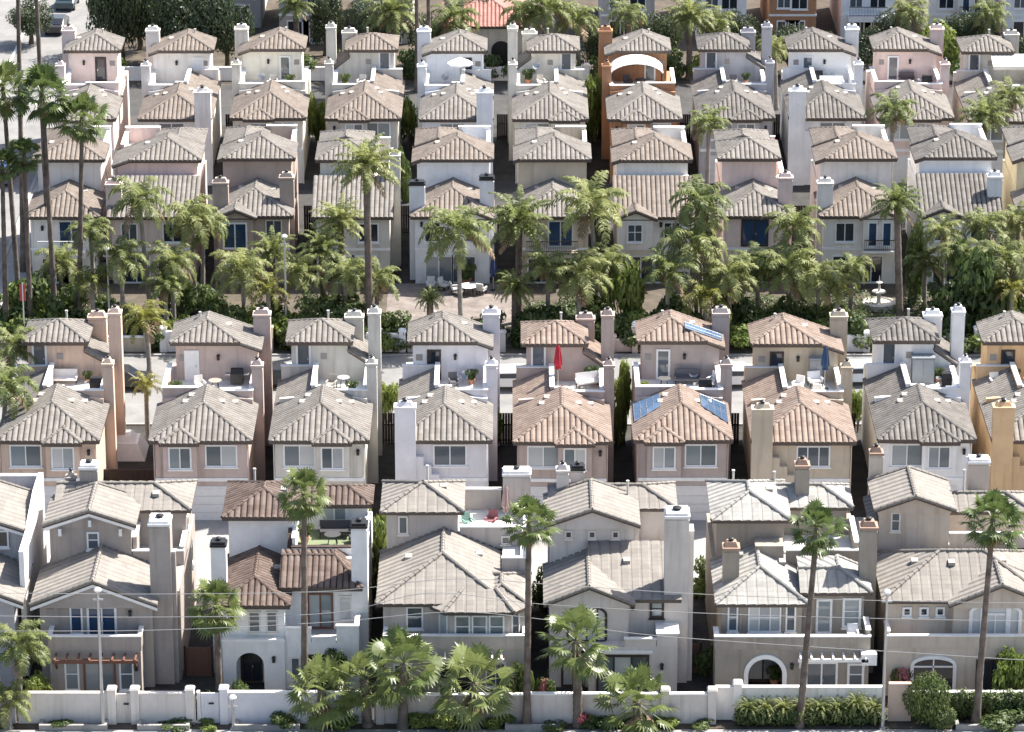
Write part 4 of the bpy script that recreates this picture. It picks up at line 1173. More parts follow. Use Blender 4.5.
pergola(h, 4.8, 8.9, -2.2, -1.3, 2.7, WHITE, 7); h.lamp(4.5, 1.8, -1.3)
b = MB(); b.box(8.5, 9.4, -2.0, -1.32, 2.3, 3.0); h.put('awning_box', b, WHITE)
h.chimney(.55, 1.5, 2.0, 2.9, 3, 8.1, 'terra'); h.chimney(8.6, 9.6, 2.0, 3.0, 0, 9.4, 'terra'); h.chimney(5.3, 6.15, 9.9, 10.8, 5.5, 10.2, 'terra')
W.box(.35, 4.4, 6, 11.6, 5.8, 8.3); h.hip(.0, 4.8, 5.65, 12.0, 8.3, tp=.38, vents=[(3.7, 9.5, 8.75)])
W.box(4.4, 8.4, 9.2, 12.2, 5.8, 7.8); h.hip(4.2, 8.8, 8.9, 12.6, 7.8, front=False, axis='x')
W.box(2.6, 4.3, 4.6, 5.98, 5.9, 7.1)
h.deck(4.4, 8.6, 5.0, 9.2, 5.9); h.parapet(4.45, 8.8, 4.75, 5.0, 5.6, 6.8); h.parapet(8.57, 8.8, 5.04, 9.1, 5.6, 7.2)
h.pipe(1.6, 11.2, 8.6, 9.3); h.pipe(4.1, 11.2, 8.4, 9.2); h.finish()

# --- tan house at the right
h = House('front_house', 'tan house with three little square windows and a white arched bay in its right gable', 21.6, FY, 9.8, S_F6, T_FLAT, group=FG)
W = h.wall
W.box(.5, 9.6, .5, 7.4, 0, 5.5); W.box(4.3, 9.7, -.1, .5, 3.05, 5.5); W.box(.3, 9.8, 7.4, 13, 0, 5.8); W.box(.35, 9.9, -1.2, .5, 0, 3.05)
h.deck(.5, 9.8, -1.1, .5, 3.11); h.parapet(.3, 9.95, -1.25, -1.03, 3.05, 3.9); h.parapet(.3, .5, -.99, .45, 3.05, 4.1)
h.roof([[(.1, .05, 5.5), (10.0, .05, 5.5), (6.4, 3.75, 7.15), (3.8, 3.75, 7.15)], [(.1, 7.45, 5.5), (.1, .05, 5.5), (3.8, 3.75, 7.15)], [(10, .05, 5.5), (10, 7.45, 5.5), (6.4, 3.75, 7.15)], [(10, 7.45, 5.5), (.1, 7.45, 5.5), (3.8, 3.75, 7.15), (6.4, 3.75, 7.15)]], vents=[(2.3, 3.6, 6.5), (4.4, 2.8, 6.75), (7.5, 3.4, 6.65)])
vgable(h, 3.95, 10.1, -.6, 3.0, 5.5, .42, trim=False)
for x in (1.35, 2.35, 3.3): h.window(x, 4.35, .55, .6, y=.5, panes=1, glass_='dark', t=.12)
f = MB(); f.arch_ring(6.75, 3.4, 1.35, 4.9, .2, -.26, -.1, rise=.42)
for x in (-.75, .75): f.box(6.75 + x - .14, 6.75 + x + .14, -.24, -.1, 3.4, 5.2)
f.box(5.2, 8.3, -.3, -.1, 3.24, 3.4); f.box(6.2, 7.3, -.22, -.1, 4.72, 4.85); f.box(6.71, 6.79, -.2, -.1, 3.4, 4.72)
wo = h.put('window', f, WHITE); p = MB(); p.arch_fill(6.75, 3.4, 1.34, 4.9, -.14, -.09, rise=.41); h.put('pane', p, G_CURT, wo)
f = MB(); f.arch_ring(3.1, .3, 1.15, 2.0, .2, -1.34, -1.2, rise=.4); f.box(3.06, 3.14, -1.28, -1.2, .3, 2.4); f.box(1.95, 4.25, -1.28, -1.2, 1.85, 1.95)
wo = h.put('window', f, WHITE); p = MB(); p.arch_fill(3.1, .3, 1.14, 2.0, -1.24, -1.19, rise=.39); h.put('pane', p, G_DARK, wo)
h.door(5.6, .05, 2.6, 2.3, y=-1.2, panes=3, frame='dark', glass_='dark')
W.box(.5, 4.75, 7.4, 11.6, 5.8, 8.4); vgable(h, .15, 5.1, 7.0, 11.8, 8.4, .36, trim=False)
h.window(1.2, 6.9, .6, 1.25, y=7.4, panes=1, glass_='mid', frame='cream', cross=True)
h.roof([[(-.1, 7.6, 7.4), (.45, 7.6, 7.6), (.45, 11.6, 7.6), (-.1, 11.6, 7.4)]], rakes=False)
W.box(4.75, 9.6, 9, 11.4, 5.8, 7.6); h.hip(4.6, 10, 8.7, 11.8, 7.6, front=False, axis='x'); h.deck(4.8, 9.6, 7.6, 9, 5.9); h.parapet(4.8, 9.8, 7.4, 7.6, 5.6, 6.8)
h.chimney(.3, 1.1, 12.0, 12.8, 5, 10.2, 'terra'); h.chimney(6.3, 7.6, 11.6, 12.5, 5, 9.8, 'band'); h.pipe(5.9, 10.5, 8.0, 9.6); h.finish()
# ------------------------------------------------------------------ second row
P_PEACH = stucco('peach', (.62, .48, .385)); P_ROSE = stucco('rose', (.53, .43, .385)); P_BEIGE = stucco('grey_beige', (.60, .575, .52)); P_LILAC = stucco('lilac_white', (.72, .70, .72), .35)
P_MAUVE = stucco('mauve_brown', (.47, .385, .345)); P_TAUPE = stucco('pink_taupe', (.45, .385, .355)); P_SAND = stucco('sand', (.55, .475, .37)); P_ORANGE = stucco('apricot', (.66, .46, .27))
P_CREAM = stucco('cream', (.78, .74, .69)); P_PINK = stucco('pink', (.72, .58, .53)); P_BROWN = stucco('warm_brown', (.42, .345, .30)); P_RUST = stucco('rust_orange', (.43, .235, .135))
P_YELL = stucco('pale_yellow', (.72, .62, .42)); P_GREY = stucco('mid_grey', (.46, .45, .445)); P_CREAMY = stucco('warm_cream', (.75, .71, .62)); P_COOL = stucco('cool_white', (.79, .80, .82), .4)
Y2, Y3, Y4, Y5 = 234.0, 282.0, 308.0, 352.0
G2 = 'garage side houses of the second row'; G3 = 'garden side houses of the third row'; G4 = 'garage side houses of the fourth row'; G5 = 'houses of the far row'
X2 = lambda px: (px - 512) / 15.4
X3 = lambda px: (px - 512) / 13.06
X4 = lambda px: (px - 512) / 12.05
X5 = lambda px: (px - 512) / 10.65
def row2(*a, **k):
    h = rear_house(*a, **k); h.root['group'] = G2; return h
row2('peach house at the left end, gabled bay on its right and two peach chimneys', X2(-4), Y2, 6.7, 'A', P_PEACH, T_GREY)
H_ROSE = row2('rose stucco house with pale grey roof, bay on its left, reddish chimney right', X2(150), Y2, 6.6, 'B', P_ROSE, T_GREY, bay='l', opts=('white_door',))
row2('grey beige house behind the white house, small bay roof on its right', X2(270), Y2, 6.4, 'A', P_BEIGE, T_GREY)
row2('lilac white house with a stepped chimney climbing its front left corner', X2(396), Y2, 6.2, 'C', P_LILAC, T_GREY, opts=('darkdoor',))
row2('mauve brown house with terracotta roof and closed red parasol on its deck', X2(514), Y2, 6.3, 'A', P_MAUVE, T_TERRA)
H_SOLAR = row2('pink taupe house with blue solar panels on its terracotta roof', X2(634), Y2, 6.35, 'B', P_TAUPE, T_TERRA, bay='l', opts=('white',))
row2('sand coloured house with terracotta roof and stepped front chimney', X2(752), Y2, 6.7, 'C', P_SAND, T_TERRA, opts=('darkdoor', 'tri'))
row2('bright white house with dark grey tiles, grey cabinet on its white deck', X2(878), Y2, 6.3, 'A', S_WHITE, T_SLATE)
row2('apricot house cut by the right edge of the photo in the second row', X2(992), Y2, 6.5, 'C', P_ORANGE, T_GREY, opts=('darkdoor',))

# ------------------------------------------------------------------ third row
def row3(*a, **k):
    h = garden_house(*a, **k); h.root['group'] = G3; return h
row3('cream house behind the tall palm trunks at left, with railed white balcony', X3(26), Y3, 5.6, P_CREAM, T_WARM, style='slider', balcony='white', chims='', loft='asym', opts=())
row3('pinkish house with a broad sloped roof and grey chimney on its left', X3(107), Y3, 6.9, P_PINK, T_GREY, shed=True, chims='l', rear='l')
row3('warm brown house with white framed french doors under its left gable', X3(214), Y3, 6.0, P_BROWN, T_GREY, gable='l', style='french', chims='lr')
row3('beige house with broad sloped roof behind the tallest feather palm', X3(312), Y3, 6.2, P_BEIGE, T_GREY, shed=True, loft='hip', chims='R')
row3('lilac white house with two dark capped chimneys and a patio in front', X3(411), Y3, 6.3, P_COOL, T_WARM, chims='lr', cap='dark', gable='r', opts=('patio',))
row3('tan house mostly hidden by palms, small dark railed balcony', X3(514), Y3, 6.0, P_SAND, T_GREY, style='slider', balcony=True, chims='', loft='asym')
row3('cream house with one cross-barred window in its left gable, rust house behind', X3(614), Y3, 6.2, P_CREAM, T_WARM, gable='l', shed=True, chims='', loft='asym')
row3('pinkish house with a big dark two-leaf window and chimney on its right', X3(720), Y3, 5.6, P_PINK, T_GREY, style='big', chims='r', loft='hip')
row3('cream white house with tall blue windows and a little iron balcony', X3(820), Y3, 6.3, P_CREAM, T_WARM, gable='r', style='tall', chims='l', loft='asym')
row3('white house with small left gable and white chimney on its right roof', X3(921), Y3, 6.3, S_WHITE, T_SLATE, gable='l', shed=True, chims='r', loft='asym', rear='r')
row3('pale yellow house cut by the right edge in the third row', X3(1020), Y3, 6.3, P_YELL, T_GREY, gable='l', chims='')

# ------------------------------------------------------------------ fourth row
def row4(*a, **k):
    h = rear_house(*a, **k); h.root['group'] = G4; return h
row4('pale pink house at the left end of the fourth row with glaring white side wall', X4(52), Y4, 5.3, 'B', stucco('blush', (.74, .63, .58), .3), T_GREY, mir=True, opts=('darkdoor',))
row4('white house with brown tiles and a stepped chimney at its front right', X4(139), Y4, 6.0, 'C', P_CREAM, T_WARM, mir=True, opts=('white_door',))
row4('off white house with glazed deck door, second from left with brown tiles', X4(231), Y4, 6.2, 'B', P_CREAMY, T_WARM, mir=True)
row4('beige house with slim twin chimneys at its left in the fourth row', X4(326), Y4, 6.2, 'A', P_BEIGE, T_WARM, mir=True)
row4('bluish white house with a white deck parasol and white front chimney', X4(420), Y4, 6.0, 'C', P_COOL, T_GREY, mir=True, opts=('darkdoor',))
row4('warm cream house with closed white shutters on its deck', X4(513), Y4, 6.2, 'A', P_CREAMY, T_GREY, mir=True, bay='l')
row4('rust orange house with an arched white awning over its deck', X4(608), Y4, 6.1, 'B', P_RUST, T_GREY, mir=True)
row4('pale grey house with slate strip roof beside its deck in the fourth row', X4(697), Y4, 6.4, 'A', S_F0, T_SLATE)
row4('dazzling white house with stepped white chimney and white deck sofa', X4(789), Y4, 6.3, 'C', S_WHITE, T_SLATE)
row4('pink top floored house with pale grey roof, chimney at its back right', X4(877), Y4, 6.3, 'B', P_PINK, T_GREY)
row4('beige house in the upper right corner with a cream deck awning', X4(968), Y4, 6.6, 'A', P_BEIGE, T_GREY)

# ------------------------------------------------------------------ far row, only its lower storeys are in the photo
def row5(*a, **k):
    h = garden_house(*a, **k); h.root['group'] = G5; return h
row5('grey white ornate house at the top, left of its dark gap', X5(276), Y5, 5.6, P_GREY, T_GREY, style='win', chims='')
row5('dim grey house behind trees at the top, beside the dark gap', X5(352), Y5, 6.0, P_GREY, T_GREY, style='slider', chims='')
row5('slate grey house with tall windows at the top centre right', X5(598), Y5, 5.6, P_GREY, T_SLATE, style='win', chims='')
row5('white house with sunlit side wall at the top', X5(694), Y5, 5.2, P_COOL, T_GREY, style='win', chims='')
row5('rust orange house at the very top of the photo', X5(766), Y5, 5.0, P_RUST, T_GREY, style='win', chims='')
row5('white house with a blue grey porch roof at the top right', X5(838), Y5, 5.6, P_COOL, T_SLATE, style='win', balcony=True, chims='')
row5('pale house with tall narrow windows among shrubs at the top right', X5(925), Y5, 6.0, P_CREAM, T_GREY, gable='r', style='tall', chims='')
row5('white house at the far top right corner', X5(1002), Y5, 6.0, P_COOL, T_GREY, style='win', chims='')
row5('shaded house at the top behind the leafy tree', X5(196), Y5 + 6, 6.0, P_GREY, T_GREY, style='win', chims='')
h = House('bungalow', 'low house with a coral red tiled roof and arched dark doorway', X5(448), 343, 7.6, P_BEIGE, T_RED, group=G5)
h.wall.box(0, 7.0, 0, 8, 0, 4.2); h.wall.box(0, 7, 3, 8, 4.2, 4.6); h.hip(-.5, 7.5, -.5, 8.6, 4.2, True, False, tp=.5)
h.chimney(-.2, 1.6, 2.0, 3.0, 3, 6.4, 'wall'); f = MB(); f.arch_ring(5.0, 0, .9, 1.9, .15, -.1, .01); d_ = h.put('door', f, P_BEIGE); p = MB(); p.arch_fill(5.0, .02, .9, 1.9, -.04, .01); h.put('door_leaf', p, DARK, d_); h.window(1, 1, 1.3, 1.3); h.finish()

# ------------------------------------------------------------------ solar panels (parts of the taupe house)
SOLAR = glass('solar_cells', (.06, .11, .19), .08)
def solar(h, pts, lift):
    P = [Vector(p) for p in pts]; n = (P[1] - P[0]).cross(P[3] - P[0]).normalized()
    if n.z < 0: n = -n
    m = MB(); top = [p + n * (lift + .08) for p in P]; bot = [p + n * lift for p in P]
    m.face(top); m.face(bot[::-1])
    for i in range(4): m.face([bot[i], bot[(i + 1) % 4], top[(i + 1) % 4], top[i]])
    o = h.put('solar_panel', m, SOLAR)
    g = MB()
    for i in range(5):
        a = top[0].lerp(top[1], i / 4); b = top[3].lerp(top[2], i / 4); g.tube([a + n * .01, b + n * .01], .014, 4)
    for t in (0, .5, 1): g.tube([top[0].lerp(top[3], t) + n * .01, top[1].lerp(top[2], t) + n * .01], .014, 4)
    h.put('solar_frame', g, STEEL, o)
ze = 5.62; hw_ = (5.75 + .7) / 2; xm_ = 5.75 / 2
zz = lambda x: ze + (hw_ - abs(x - xm_)) * TP
for sg in (-1, 1):
    xa, xb = xm_ + sg * 3.0, xm_ + sg * 1.3
    solar(H_SOLAR, [(xa, 2.6 if sg < 0 else 2.3, zz(xa)), (xb, 3.6, zz(xb)), (xb, 5.9, zz(xb)), (xa, 5.9, zz(xa))], .09)
zpk = 8.47 + 2.35 * .36
zs = lambda x: zpk - (x - 2.55) * .36
solar(H_SOLAR, [(3.4, 11.6, zs(3.4)), (5.9, 11.6, zs(5.9)), (5.9, 12.9, zs(5.9)), (3.4, 12.9, zs(3.4))], .09)
# ------------------------------------------------------------------ garden walls, poles, wires, cars, deck furniture
def wall_run(name, label, x0, x1, y, hgt, mat, cap=CAP, pillars=(), t=.22, group=None, niche=None):
    r = tag(empty(name, ((x0 + x1) / 2, y, 0)), label, 'wall', group)
    c = (x0 + x1) / 2; m = MB()
    if niche:
        a, b = niche[0] - c, niche[1] - c
        m.box(x0 - c, a, -t / 2, t / 2, 0, hgt - .08); m.box(b, x1 - c, -t / 2, t / 2, 0, hgt - .08)
    else: m.box(x0 - c, x1 - c, -t / 2, t / 2, 0, hgt - .08)
    m.build('panel', mat, r)
    k = MB()
    if niche: k.box(x0 - c, a, -t / 2 - .05, t / 2 + .05, hgt - .08, hgt); k.box(b, x1 - c, -t / 2 - .05, t / 2 + .05, hgt - .08, hgt)
    else: k.box(x0 - c, x1 - c, -t / 2 - .05, t / 2 + .05, hgt - .08, hgt)
    k.build('coping', cap, r)
    for px_ in pillars:
        p = MB(); p.box(px_ - c - .24, px_ - c + .24, -t / 2 - .14, t / 2 + .14, 0, hgt + .22); p.frustum(px_ - c - .3, px_ - c + .3, -t / 2 - .2, t / 2 + .2, hgt + .22, hgt + .34, .08)
        p.build('pillar', mat, r)
    if niche:
        g = MB(); g.box(a + .05, b - .05, -.05, .05, .05, hgt - .1)
        for i in range(5): g.box(a + .1 + (b - a - .3) * i / 4, a + .2 + (b - a - .3) * i / 4, -.08, .08, .08, hgt - .2)
        go = g.build('gate', mat, r)
        hd = MB(); hd.box(a + .5, a + .8, -.13, -.08, hgt * .62, hgt * .62 + .1); hd.build('handle', DARK, go)
    return r
WG = 'walls along the front street'
XF = lambda px: at(px, 700, 203.0)[0]
wall_run('garden_wall', 'white wall with pillars and gate before the taupe house', XF(18), XF(195), 203, 2.0, S_OFF, cap=S_OFF, pillars=[XF(112), XF(135), XF(190)], niche=(XF(115), XF(132)), group=WG)
wall_run('garden_wall', 'white wall with white gate before the white house', XF(197), XF(372), 203, 2.05, P_LILAC, pillars=[XF(224)], niche=(XF(200), XF(220)), group=WG)
wall_run('garden_wall', 'mauve grey wall behind the row of short fan palms', XF(374), XF(526), 203, 1.9, S_F3, pillars=[XF(380)], group=WG)
wall_run('garden_wall', 'pale mauve wall before the house with the dark arched window', XF(528), XF(712), 203, 1.95, S_F4, pillars=[XF(665), XF(712)], group=WG)
wall_run('garden_wall', 'cream wall standing behind the clipped hedge of the dark taupe house', XF(716), XF(886), 203.6, 2.1, P_CREAM, pillars=[XF(738)], group=WG)
wall_run('garden_wall', 'peach wall and gate left of the round shrub', XF(889), XF(912), 203.4, 2.4, P_PEACH, cap=P_PEACH, group=WG)
wall_run('garden_wall', 'low tan wall behind the dark hedge at the right', XF(914), XF(1060), 204.2, 1.5, S_F6, group=WG)
wall_run('garden_wall', 'grey wall behind the small palms at the left edge', XF(-60), XF(15), 203, 2.0, S_F0, group=WG)
for a, b, l in ((40, 108, 'low pale planter edge left of the taupe house gate'), (138, 190, 'low pale planter edge right of the taupe house gate'), (235, 300, 'low planter edge below the white house wall'), (505, 560, 'low planter edge by the tall palm trunk in the middle'), (955, 1040, 'low planter edge below the dark hedge')):
    m = MB(); x0, x1 = XF(a), XF(b); m.box(x0, x1, 202.0, 202.2, 0, .35); m.box(x0, x0 + .2, 202.2, 202.9, 0, .35); m.box(x1 - .2, x1, 202.2, 202.9, 0, .35)
    tag(m.build('planter_edge', CONC), l, 'planter', 'low planter edges by the street')
# gates and walls between the front houses
for x, w_, y, l in ((-18.6, 1.5, 209.5, 'dark gate between taupe and white house'), (10.5, 1.3, 210, 'dark gate in the gap beside the broad chimney')):
    r = tag(empty('side_gate', (x, y, 0)), l, 'gate'); m = MB()
    for i in range(9): m.box(-w_ / 2 + i * w_ / 9 + .01, -w_ / 2 + (i + 1) * w_ / 9 - .01, -.02, .02, .05, 1.9)
    m.box(-w_ / 2, w_ / 2, .02, .06, .3, .4); m.box(-w_ / 2, w_ / 2, .02, .06, 1.5, 1.6); m.build('leaf', BROWN, r)
    for sx in (-w_ / 2 - .12, w_ / 2):
        k = MB(); k.box(sx, sx + .12, -.08, .08, 0, 2.05); k.build('post', DARKTRIM, r)
# walls of the gardens beyond the road
XG = lambda px: at(px, 325, 266.6)[0]
GG = 'garden walls along the inner road'
for a, b, hh_, mt, l in ((-20, 150, 1.2, P_SAND, 'low sand wall below the tall palm trunks'), (160, 196, 1.6, S_WHITE, 'short white wall with arch posts by the yellow fronds'), (236, 272, 1.7, P_SAND, 'tan wall behind the rose house'), (325, 372, 1.1, P_CREAM, 'cream wall left of the tall feather palm'),
                        (376, 405, 1.4, P_COOL, 'white wall left of the patio'), (408, 505, 1.3, P_GREY, 'grey wall below the patio with the parasol'), (610, 660, 1.0, P_PINK, 'pinkish wall between two white balls'), (760, 815, 1.5, S_WHITE, 'white wall behind the row of thin palm trunks'),
                        (840, 870, 1.3, S_WHITE, 'white wall left of the fountain'), (905, 960, 1.2, S_WHITE, 'white wall below the narrow cypress'), (975, 1060, 1.6, S_WHITE, 'white wall at the right end of the inner road')):
    x0, x1 = XG(a), XG(b); wall_run('garden_wall', l, x0, x1, 266.6, hh_, mt, pillars=[x0 + .2, x1 - .2], group=GG)
# far garden walls
XH = lambda px: at(px, 40, 339.5)[0]
for a, b, l in ((100, 250, 'pale garden wall at the top left, in front of the leafy tree'), (262, 345, 'pale garden wall before the ornate house at the top'), (480, 590, 'pale garden wall under the feather palms at the top'), (800, 960, 'pale garden wall among the top right shrubs')):
    wall_run('garden_wall', l, XH(a), XH(b), 339.5, 1.3, P_CREAM, pillars=[XH(a) + .3, XH(b) - .3], group='garden walls along the far road')

# lamp posts
def lamp_post(px, Y, z, label, name='street_lamp', arm=.0):
    x, _ = at(px, 600, Y)
    r = tag(empty(name, (x, Y, 0)), label, 'street lamp', 'lamp posts')
    m = MB(); m.tube([(0, 0, 0), (0, 0, z)], [.11, .07], 10); m.box(-.17, .17, -.17, .17, 0, .12); m.build('pole', STEEL, r)
    hd = MB(); hd.lathe([(.07, 0), (.2, .05), (.22, .16), (.12, .26), (.03, .3)], (0, 0, z), 12); hd.build('lamp_head', WHITE, r)
    ac = MB(); ac.box(-.3, .3, -.04, .04, z - .5, z - .42); ac.build('crossbar', STEEL, r)
    return r
lamp_post(98, 202.3, at(98, 592, 202.3)[1], 'tall grey street lamp before the taupe house')
lamp_post(887, 202.3, at(887, 594, 202.3)[1], 'tall grey street lamp right of the dark taupe house')
lamp_post(230, 202.2, 1.9, 'short white path lamp before the white house')
lamp_post(292, 268, at(292, 238, 268)[1], 'pale lamp post among the palms before the warm brown house')
lamp_post(120, 268, at(120, 250, 268)[1], 'thin pale lamp post behind the yellow fronds at left')
# overhead wires
def wire(pts, label):
    P = []
    for i, (px, py) in enumerate(pts):
        x, z = at(px, py, 203.2); P.append(Vector((x, 0, z)))
    out = []
    for i in range(len(P) - 1):
        p0, p1, p2, p3 = P[max(i - 1, 0)], P[i], P[i + 1], P[min(i + 2, len(P) - 1)]
        for k in range(8):
            t = k / 8
            out.append(.5 * (2 * p1 + (p2 - p0) * t + (2 * p0 - 5 * p1 + 4 * p2 - p3) * t * t + (3 * p1 - p0 - 3 * p2 + p3) * t ** 3))
    out.append(P[-1])
    m = MB(); m.tube([(v.x, 203.2, v.z) for v in out], .020, 5)
    tag(m.build('overhead_wire', simple('wire_grey', (.33, .33, .33), .5)), label, 'wire', 'overhead wires')
wire([(-160, 592), (0, 593), (160, 594), (330, 591), (450, 579), (560, 585), (700, 594), (860, 600), (1024, 603), (1180, 604)], 'uppermost of the three overhead wires')
wire([(-160, 615), (0, 616), (160, 617), (330, 613), (430, 593), (540, 604), (700, 613), (860, 618), (1024, 621), (1180, 622)], 'middle one of the three overhead wires')
wire([(-160, 631), (0, 631), (160, 630), (330, 622), (450, 612), (540, 619), (640, 634), (800, 646), (900, 652), (1024, 660), (1180, 668)], 'lowest of the three overhead wires, sagging to the right')

# cars
def car(px, py, Y, rz, col, label, z=0.02):
    x, _ = at(px, py, Y)
    r = tag(empty('parked_car', (x, Y, z), rz), label, 'car', 'parked cars')
    paint = simple('car_paint_%d_%d_%d' % tuple(int(c * 100) for c in col), col, .25, .2, .6)
    m = MB()
    prof = [(-2.2, .35), (2.2, .35), (2.28, .6), (2.15, .88), (1.2, .98), (.55, 1.45), (-1.2, 1.5), (-2.0, 1.02), (-2.25, .9)]
    def ring(y, k): return [(a, y, .35 + (b - .35) * k) for a, b in prof]
    ra, rb, rc, rd = ring(-.88, .93), ring(-.80, 1.0), ring(.80, 1.0), ring(.88, .93)
    n = len(prof)
    for A, B in ((ra, rb), (rb, rc), (rc, rd)):
        for i in range(n): m.face([A[i], A[(i + 1) % n], B[(i + 1) % n], B[i]])
    m.face(ra[::-1]); m.face(rd); m.build('body', paint, r)
    g = MB(); g.face([(1.16, -.66, 1.03), (1.16, .66, 1.03), (.62, .6, 1.43), (.62, -.6, 1.43)]); g.face([(-1.93, .62, 1.10), (-1.93, -.62, 1.10), (-1.27, -.58, 1.47), (-1.27, .58, 1.47)])
    for sy in (-.885, .885): g.prism_y([(-1.7, 1.0), (1.0, .98), (.5, 1.32), (-1.15, 1.36)], sy - .012, sy + .012)
    g.build('window', G_DARK, r)
    for wx in (-1.4, 1.4):
        for wy in (-.82, .82):
            w = MB(); w.tube([(wx, wy - .1, .33), (wx, wy + .1, .33)], .33, 14); wo = w.build('wheel', DARK, r)
            q_ = MB(); q_.tube([(wx, wy + (-.13 if wy < 0 else .09), .33), (wx, wy + (-.09 if wy < 0 else .13), .33)], .19, 10); q_.build('rim', STEEL, wo)
    for wy in (-.6, .6):
        l = MB(); l.box(2.2, 2.29, wy - .17, wy + .17, .62, .76); l.build('headlight', WHITE, r)
    return r
car(57, 28, 357, R(88), (.05, .05, .055), 'black car parked on the cross street at the upper left')
car(68, 10, 366, R(88), (.04, .07, .08), 'dark teal car beyond the black one on the cross street')
car(3, 136, 309, R(85), (.06, .10, .30), 'blue car at the left edge of the cross street')
car(276, 375, 259.5, R(4), (.03, .03, .035), 'black car on the inner road between rose and grey beige house')
car(505, 358, 259, R(180), (.75, .75, .76), 'white car on the inner road left of the mauve brown house')
car(738, 338, 259.5, R(3), (.72, .73, .74), 'white car on the inner road left of the sand coloured house')
car(856, 345, 260, R(182), (.55, .62, .70), 'pale blue car on the inner road left of the bright white house')
car(957, 350, 259.5, R(3), (.04, .045, .05), 'black car on the inner road right of the bright white house')
car(120, 352, 259, R(2), (.04, .04, .04), 'dark car on the inner road beside the peach chimneys')

# ------------------------------------------------------------------ things on decks and patios
def parasol(x, y, z, hgt, col, label, open_=False, r_=1.3):
    o = tag(empty('parasol', (x, y, z)), label, 'parasol')
    p = MB(); p.tube([(0, 0, .05), (0, 0, hgt)], .03, 8); p.build('pole', STEEL, o)
    b = MB(); b.lathe([(.28, 0), (.26, .07), (.06, .12)], (0, 0, 0), 12); b.build('base', DARK, o)
    c = MB(); fab = simple('fabric_%d_%d_%d' % tuple(int(v * 100) for v in col), col, .9)
    if open_:
        n = 8
        for i in range(n):
            a0, a1 = 2 * math.pi * i / n, 2 * math.pi * (i + 1) / n
            pa, pb = (r_ * math.cos(a0), r_ * math.sin(a0), hgt - .5), (r_ * math.cos(a1), r_ * math.sin(a1), hgt - .5)
            c.face([pa, pb, (0, 0, hgt)]); c.face([(pa[0], pa[1], pa[2] - .14), (pb[0], pb[1], pb[2] - .14), pb, pa])
    else:
        n = 16; prof = [(.05, hgt + .08), (.13, hgt - .1), (.22, hgt - .7), (.27, hgt - 1.25), (.15, hgt - 1.4), (.2, hgt - 1.6)]
        for (ra, za), (rb, zb) in zip(prof, prof[1:]):
            for i in range(n):
                k = lambda i_, r: (r * (1.15 if i_ % 2 else .8) * math.cos(2 * math.pi * i_ / n), r * (1.15 if i_ % 2 else .8) * math.sin(2 * math.pi * i_ / n))
                c.face([(*k(i, ra), za), (*k(i + 1, ra), za), (*k(i + 1, rb), zb), (*k(i, rb), zb)])
    c.build('canopy', fab, o)
    return o
def chair(x, y, z, rz, col, label, name='garden_chair', w=.6):
    o = tag(empty(name, (x, y, z), rz), label, 'chair' if w < 1 else 'sofa', 'garden chairs')
    mt = simple('seat_%d_%d_%d' % tuple(int(v * 100) for v in col), col, .8)
    m = MB(); m.box(-w / 2, w / 2, -.3, .3, .34, .46); m.build('seat', mt, o)
    m = MB(); m.prism_x([(.24, .46), (.34, .46), (.42, .95), (.34, .97)], -w / 2, w / 2); m.build('backrest', mt, o)
    for sx in (-1, 1):
        m = MB(); m.box(sx * w / 2 - .05, sx * w / 2 + .05, -.3, .3, .55, .62); m.box(sx * w / 2 - .04, sx * w / 2 + .04, -.3, -.24, .46, .55); m.build('armrest', mt, o)
        for sy in (-.26, .26): m = MB(); m.box(sx * (w / 2 - .04) - .03, sx * (w / 2 - .04) + .03, sy - .03, sy + .03, 0, .34); m.build('leg', DARK, o)
    return o
def table(x, y, z, r_, col, label):
    o = tag(empty('garden_table', (x, y, z)), label, 'table', 'garden tables')
    mt = simple('table_%d_%d_%d' % tuple(int(v * 100) for v in col), col, .6)
    m = MB(); m.lathe([(r_ * .95, 0), (r_, .02), (r_, .05)], (0, 0, .68), 16); m.build('table_top', mt, o)
    for a in range(4):
        c, s_ = math.cos(a * 1.571 + .78), math.sin(a * 1.571 + .78); m = MB(); m.tube([(r_ * .8 * c, r_ * .8 * s_, 0), (r_ * .5 * c, r_ * .5 * s_, .68)], .03, 6); m.build('leg', DARK, o)
    return o
def pot(x, y, z, s, label, col=(.45, .22, .14), kind='bush'):
    o = tag(empty('potted_plant', (x, y, z)), label, 'plant', 'potted plants')
    m = MB(); m.lathe([(.18 * s, 0), (.26 * s, .35 * s), (.3 * s, .4 * s), (.27 * s, .42 * s)], (0, 0, 0), 12); m.build('pot', simple('pot_%d' % int(col[0] * 100), col, .8), o)
    child('foliage', (BUSHES if kind == 'bush' else LIGHTS)[0], o, (0, 0, .35 * s), (.5 * s, .5 * s, .8 * s))
    return o
def grill(x, y, z, label):
    o = tag(empty('barbecue', (x, y, z)), label, 'barbecue', 'barbecues')
    m = MB(); m.box(-.45, .45, -.28, .28, .15, .8); m.build('cabinet', DARK, o)
    m = MB(); m.prism_x([(-.28, .802), (.28, .802), (.26, 1.0), (.08, 1.15), (-.15, 1.1)], -.42, .42); m.build('lid', DARK, o)
    for sx in (.45, -.8):
        m = MB(); m.box(sx, sx + .35, -.22, .22, .72, .77); m.build('side_shelf', STEEL, o)
    return o
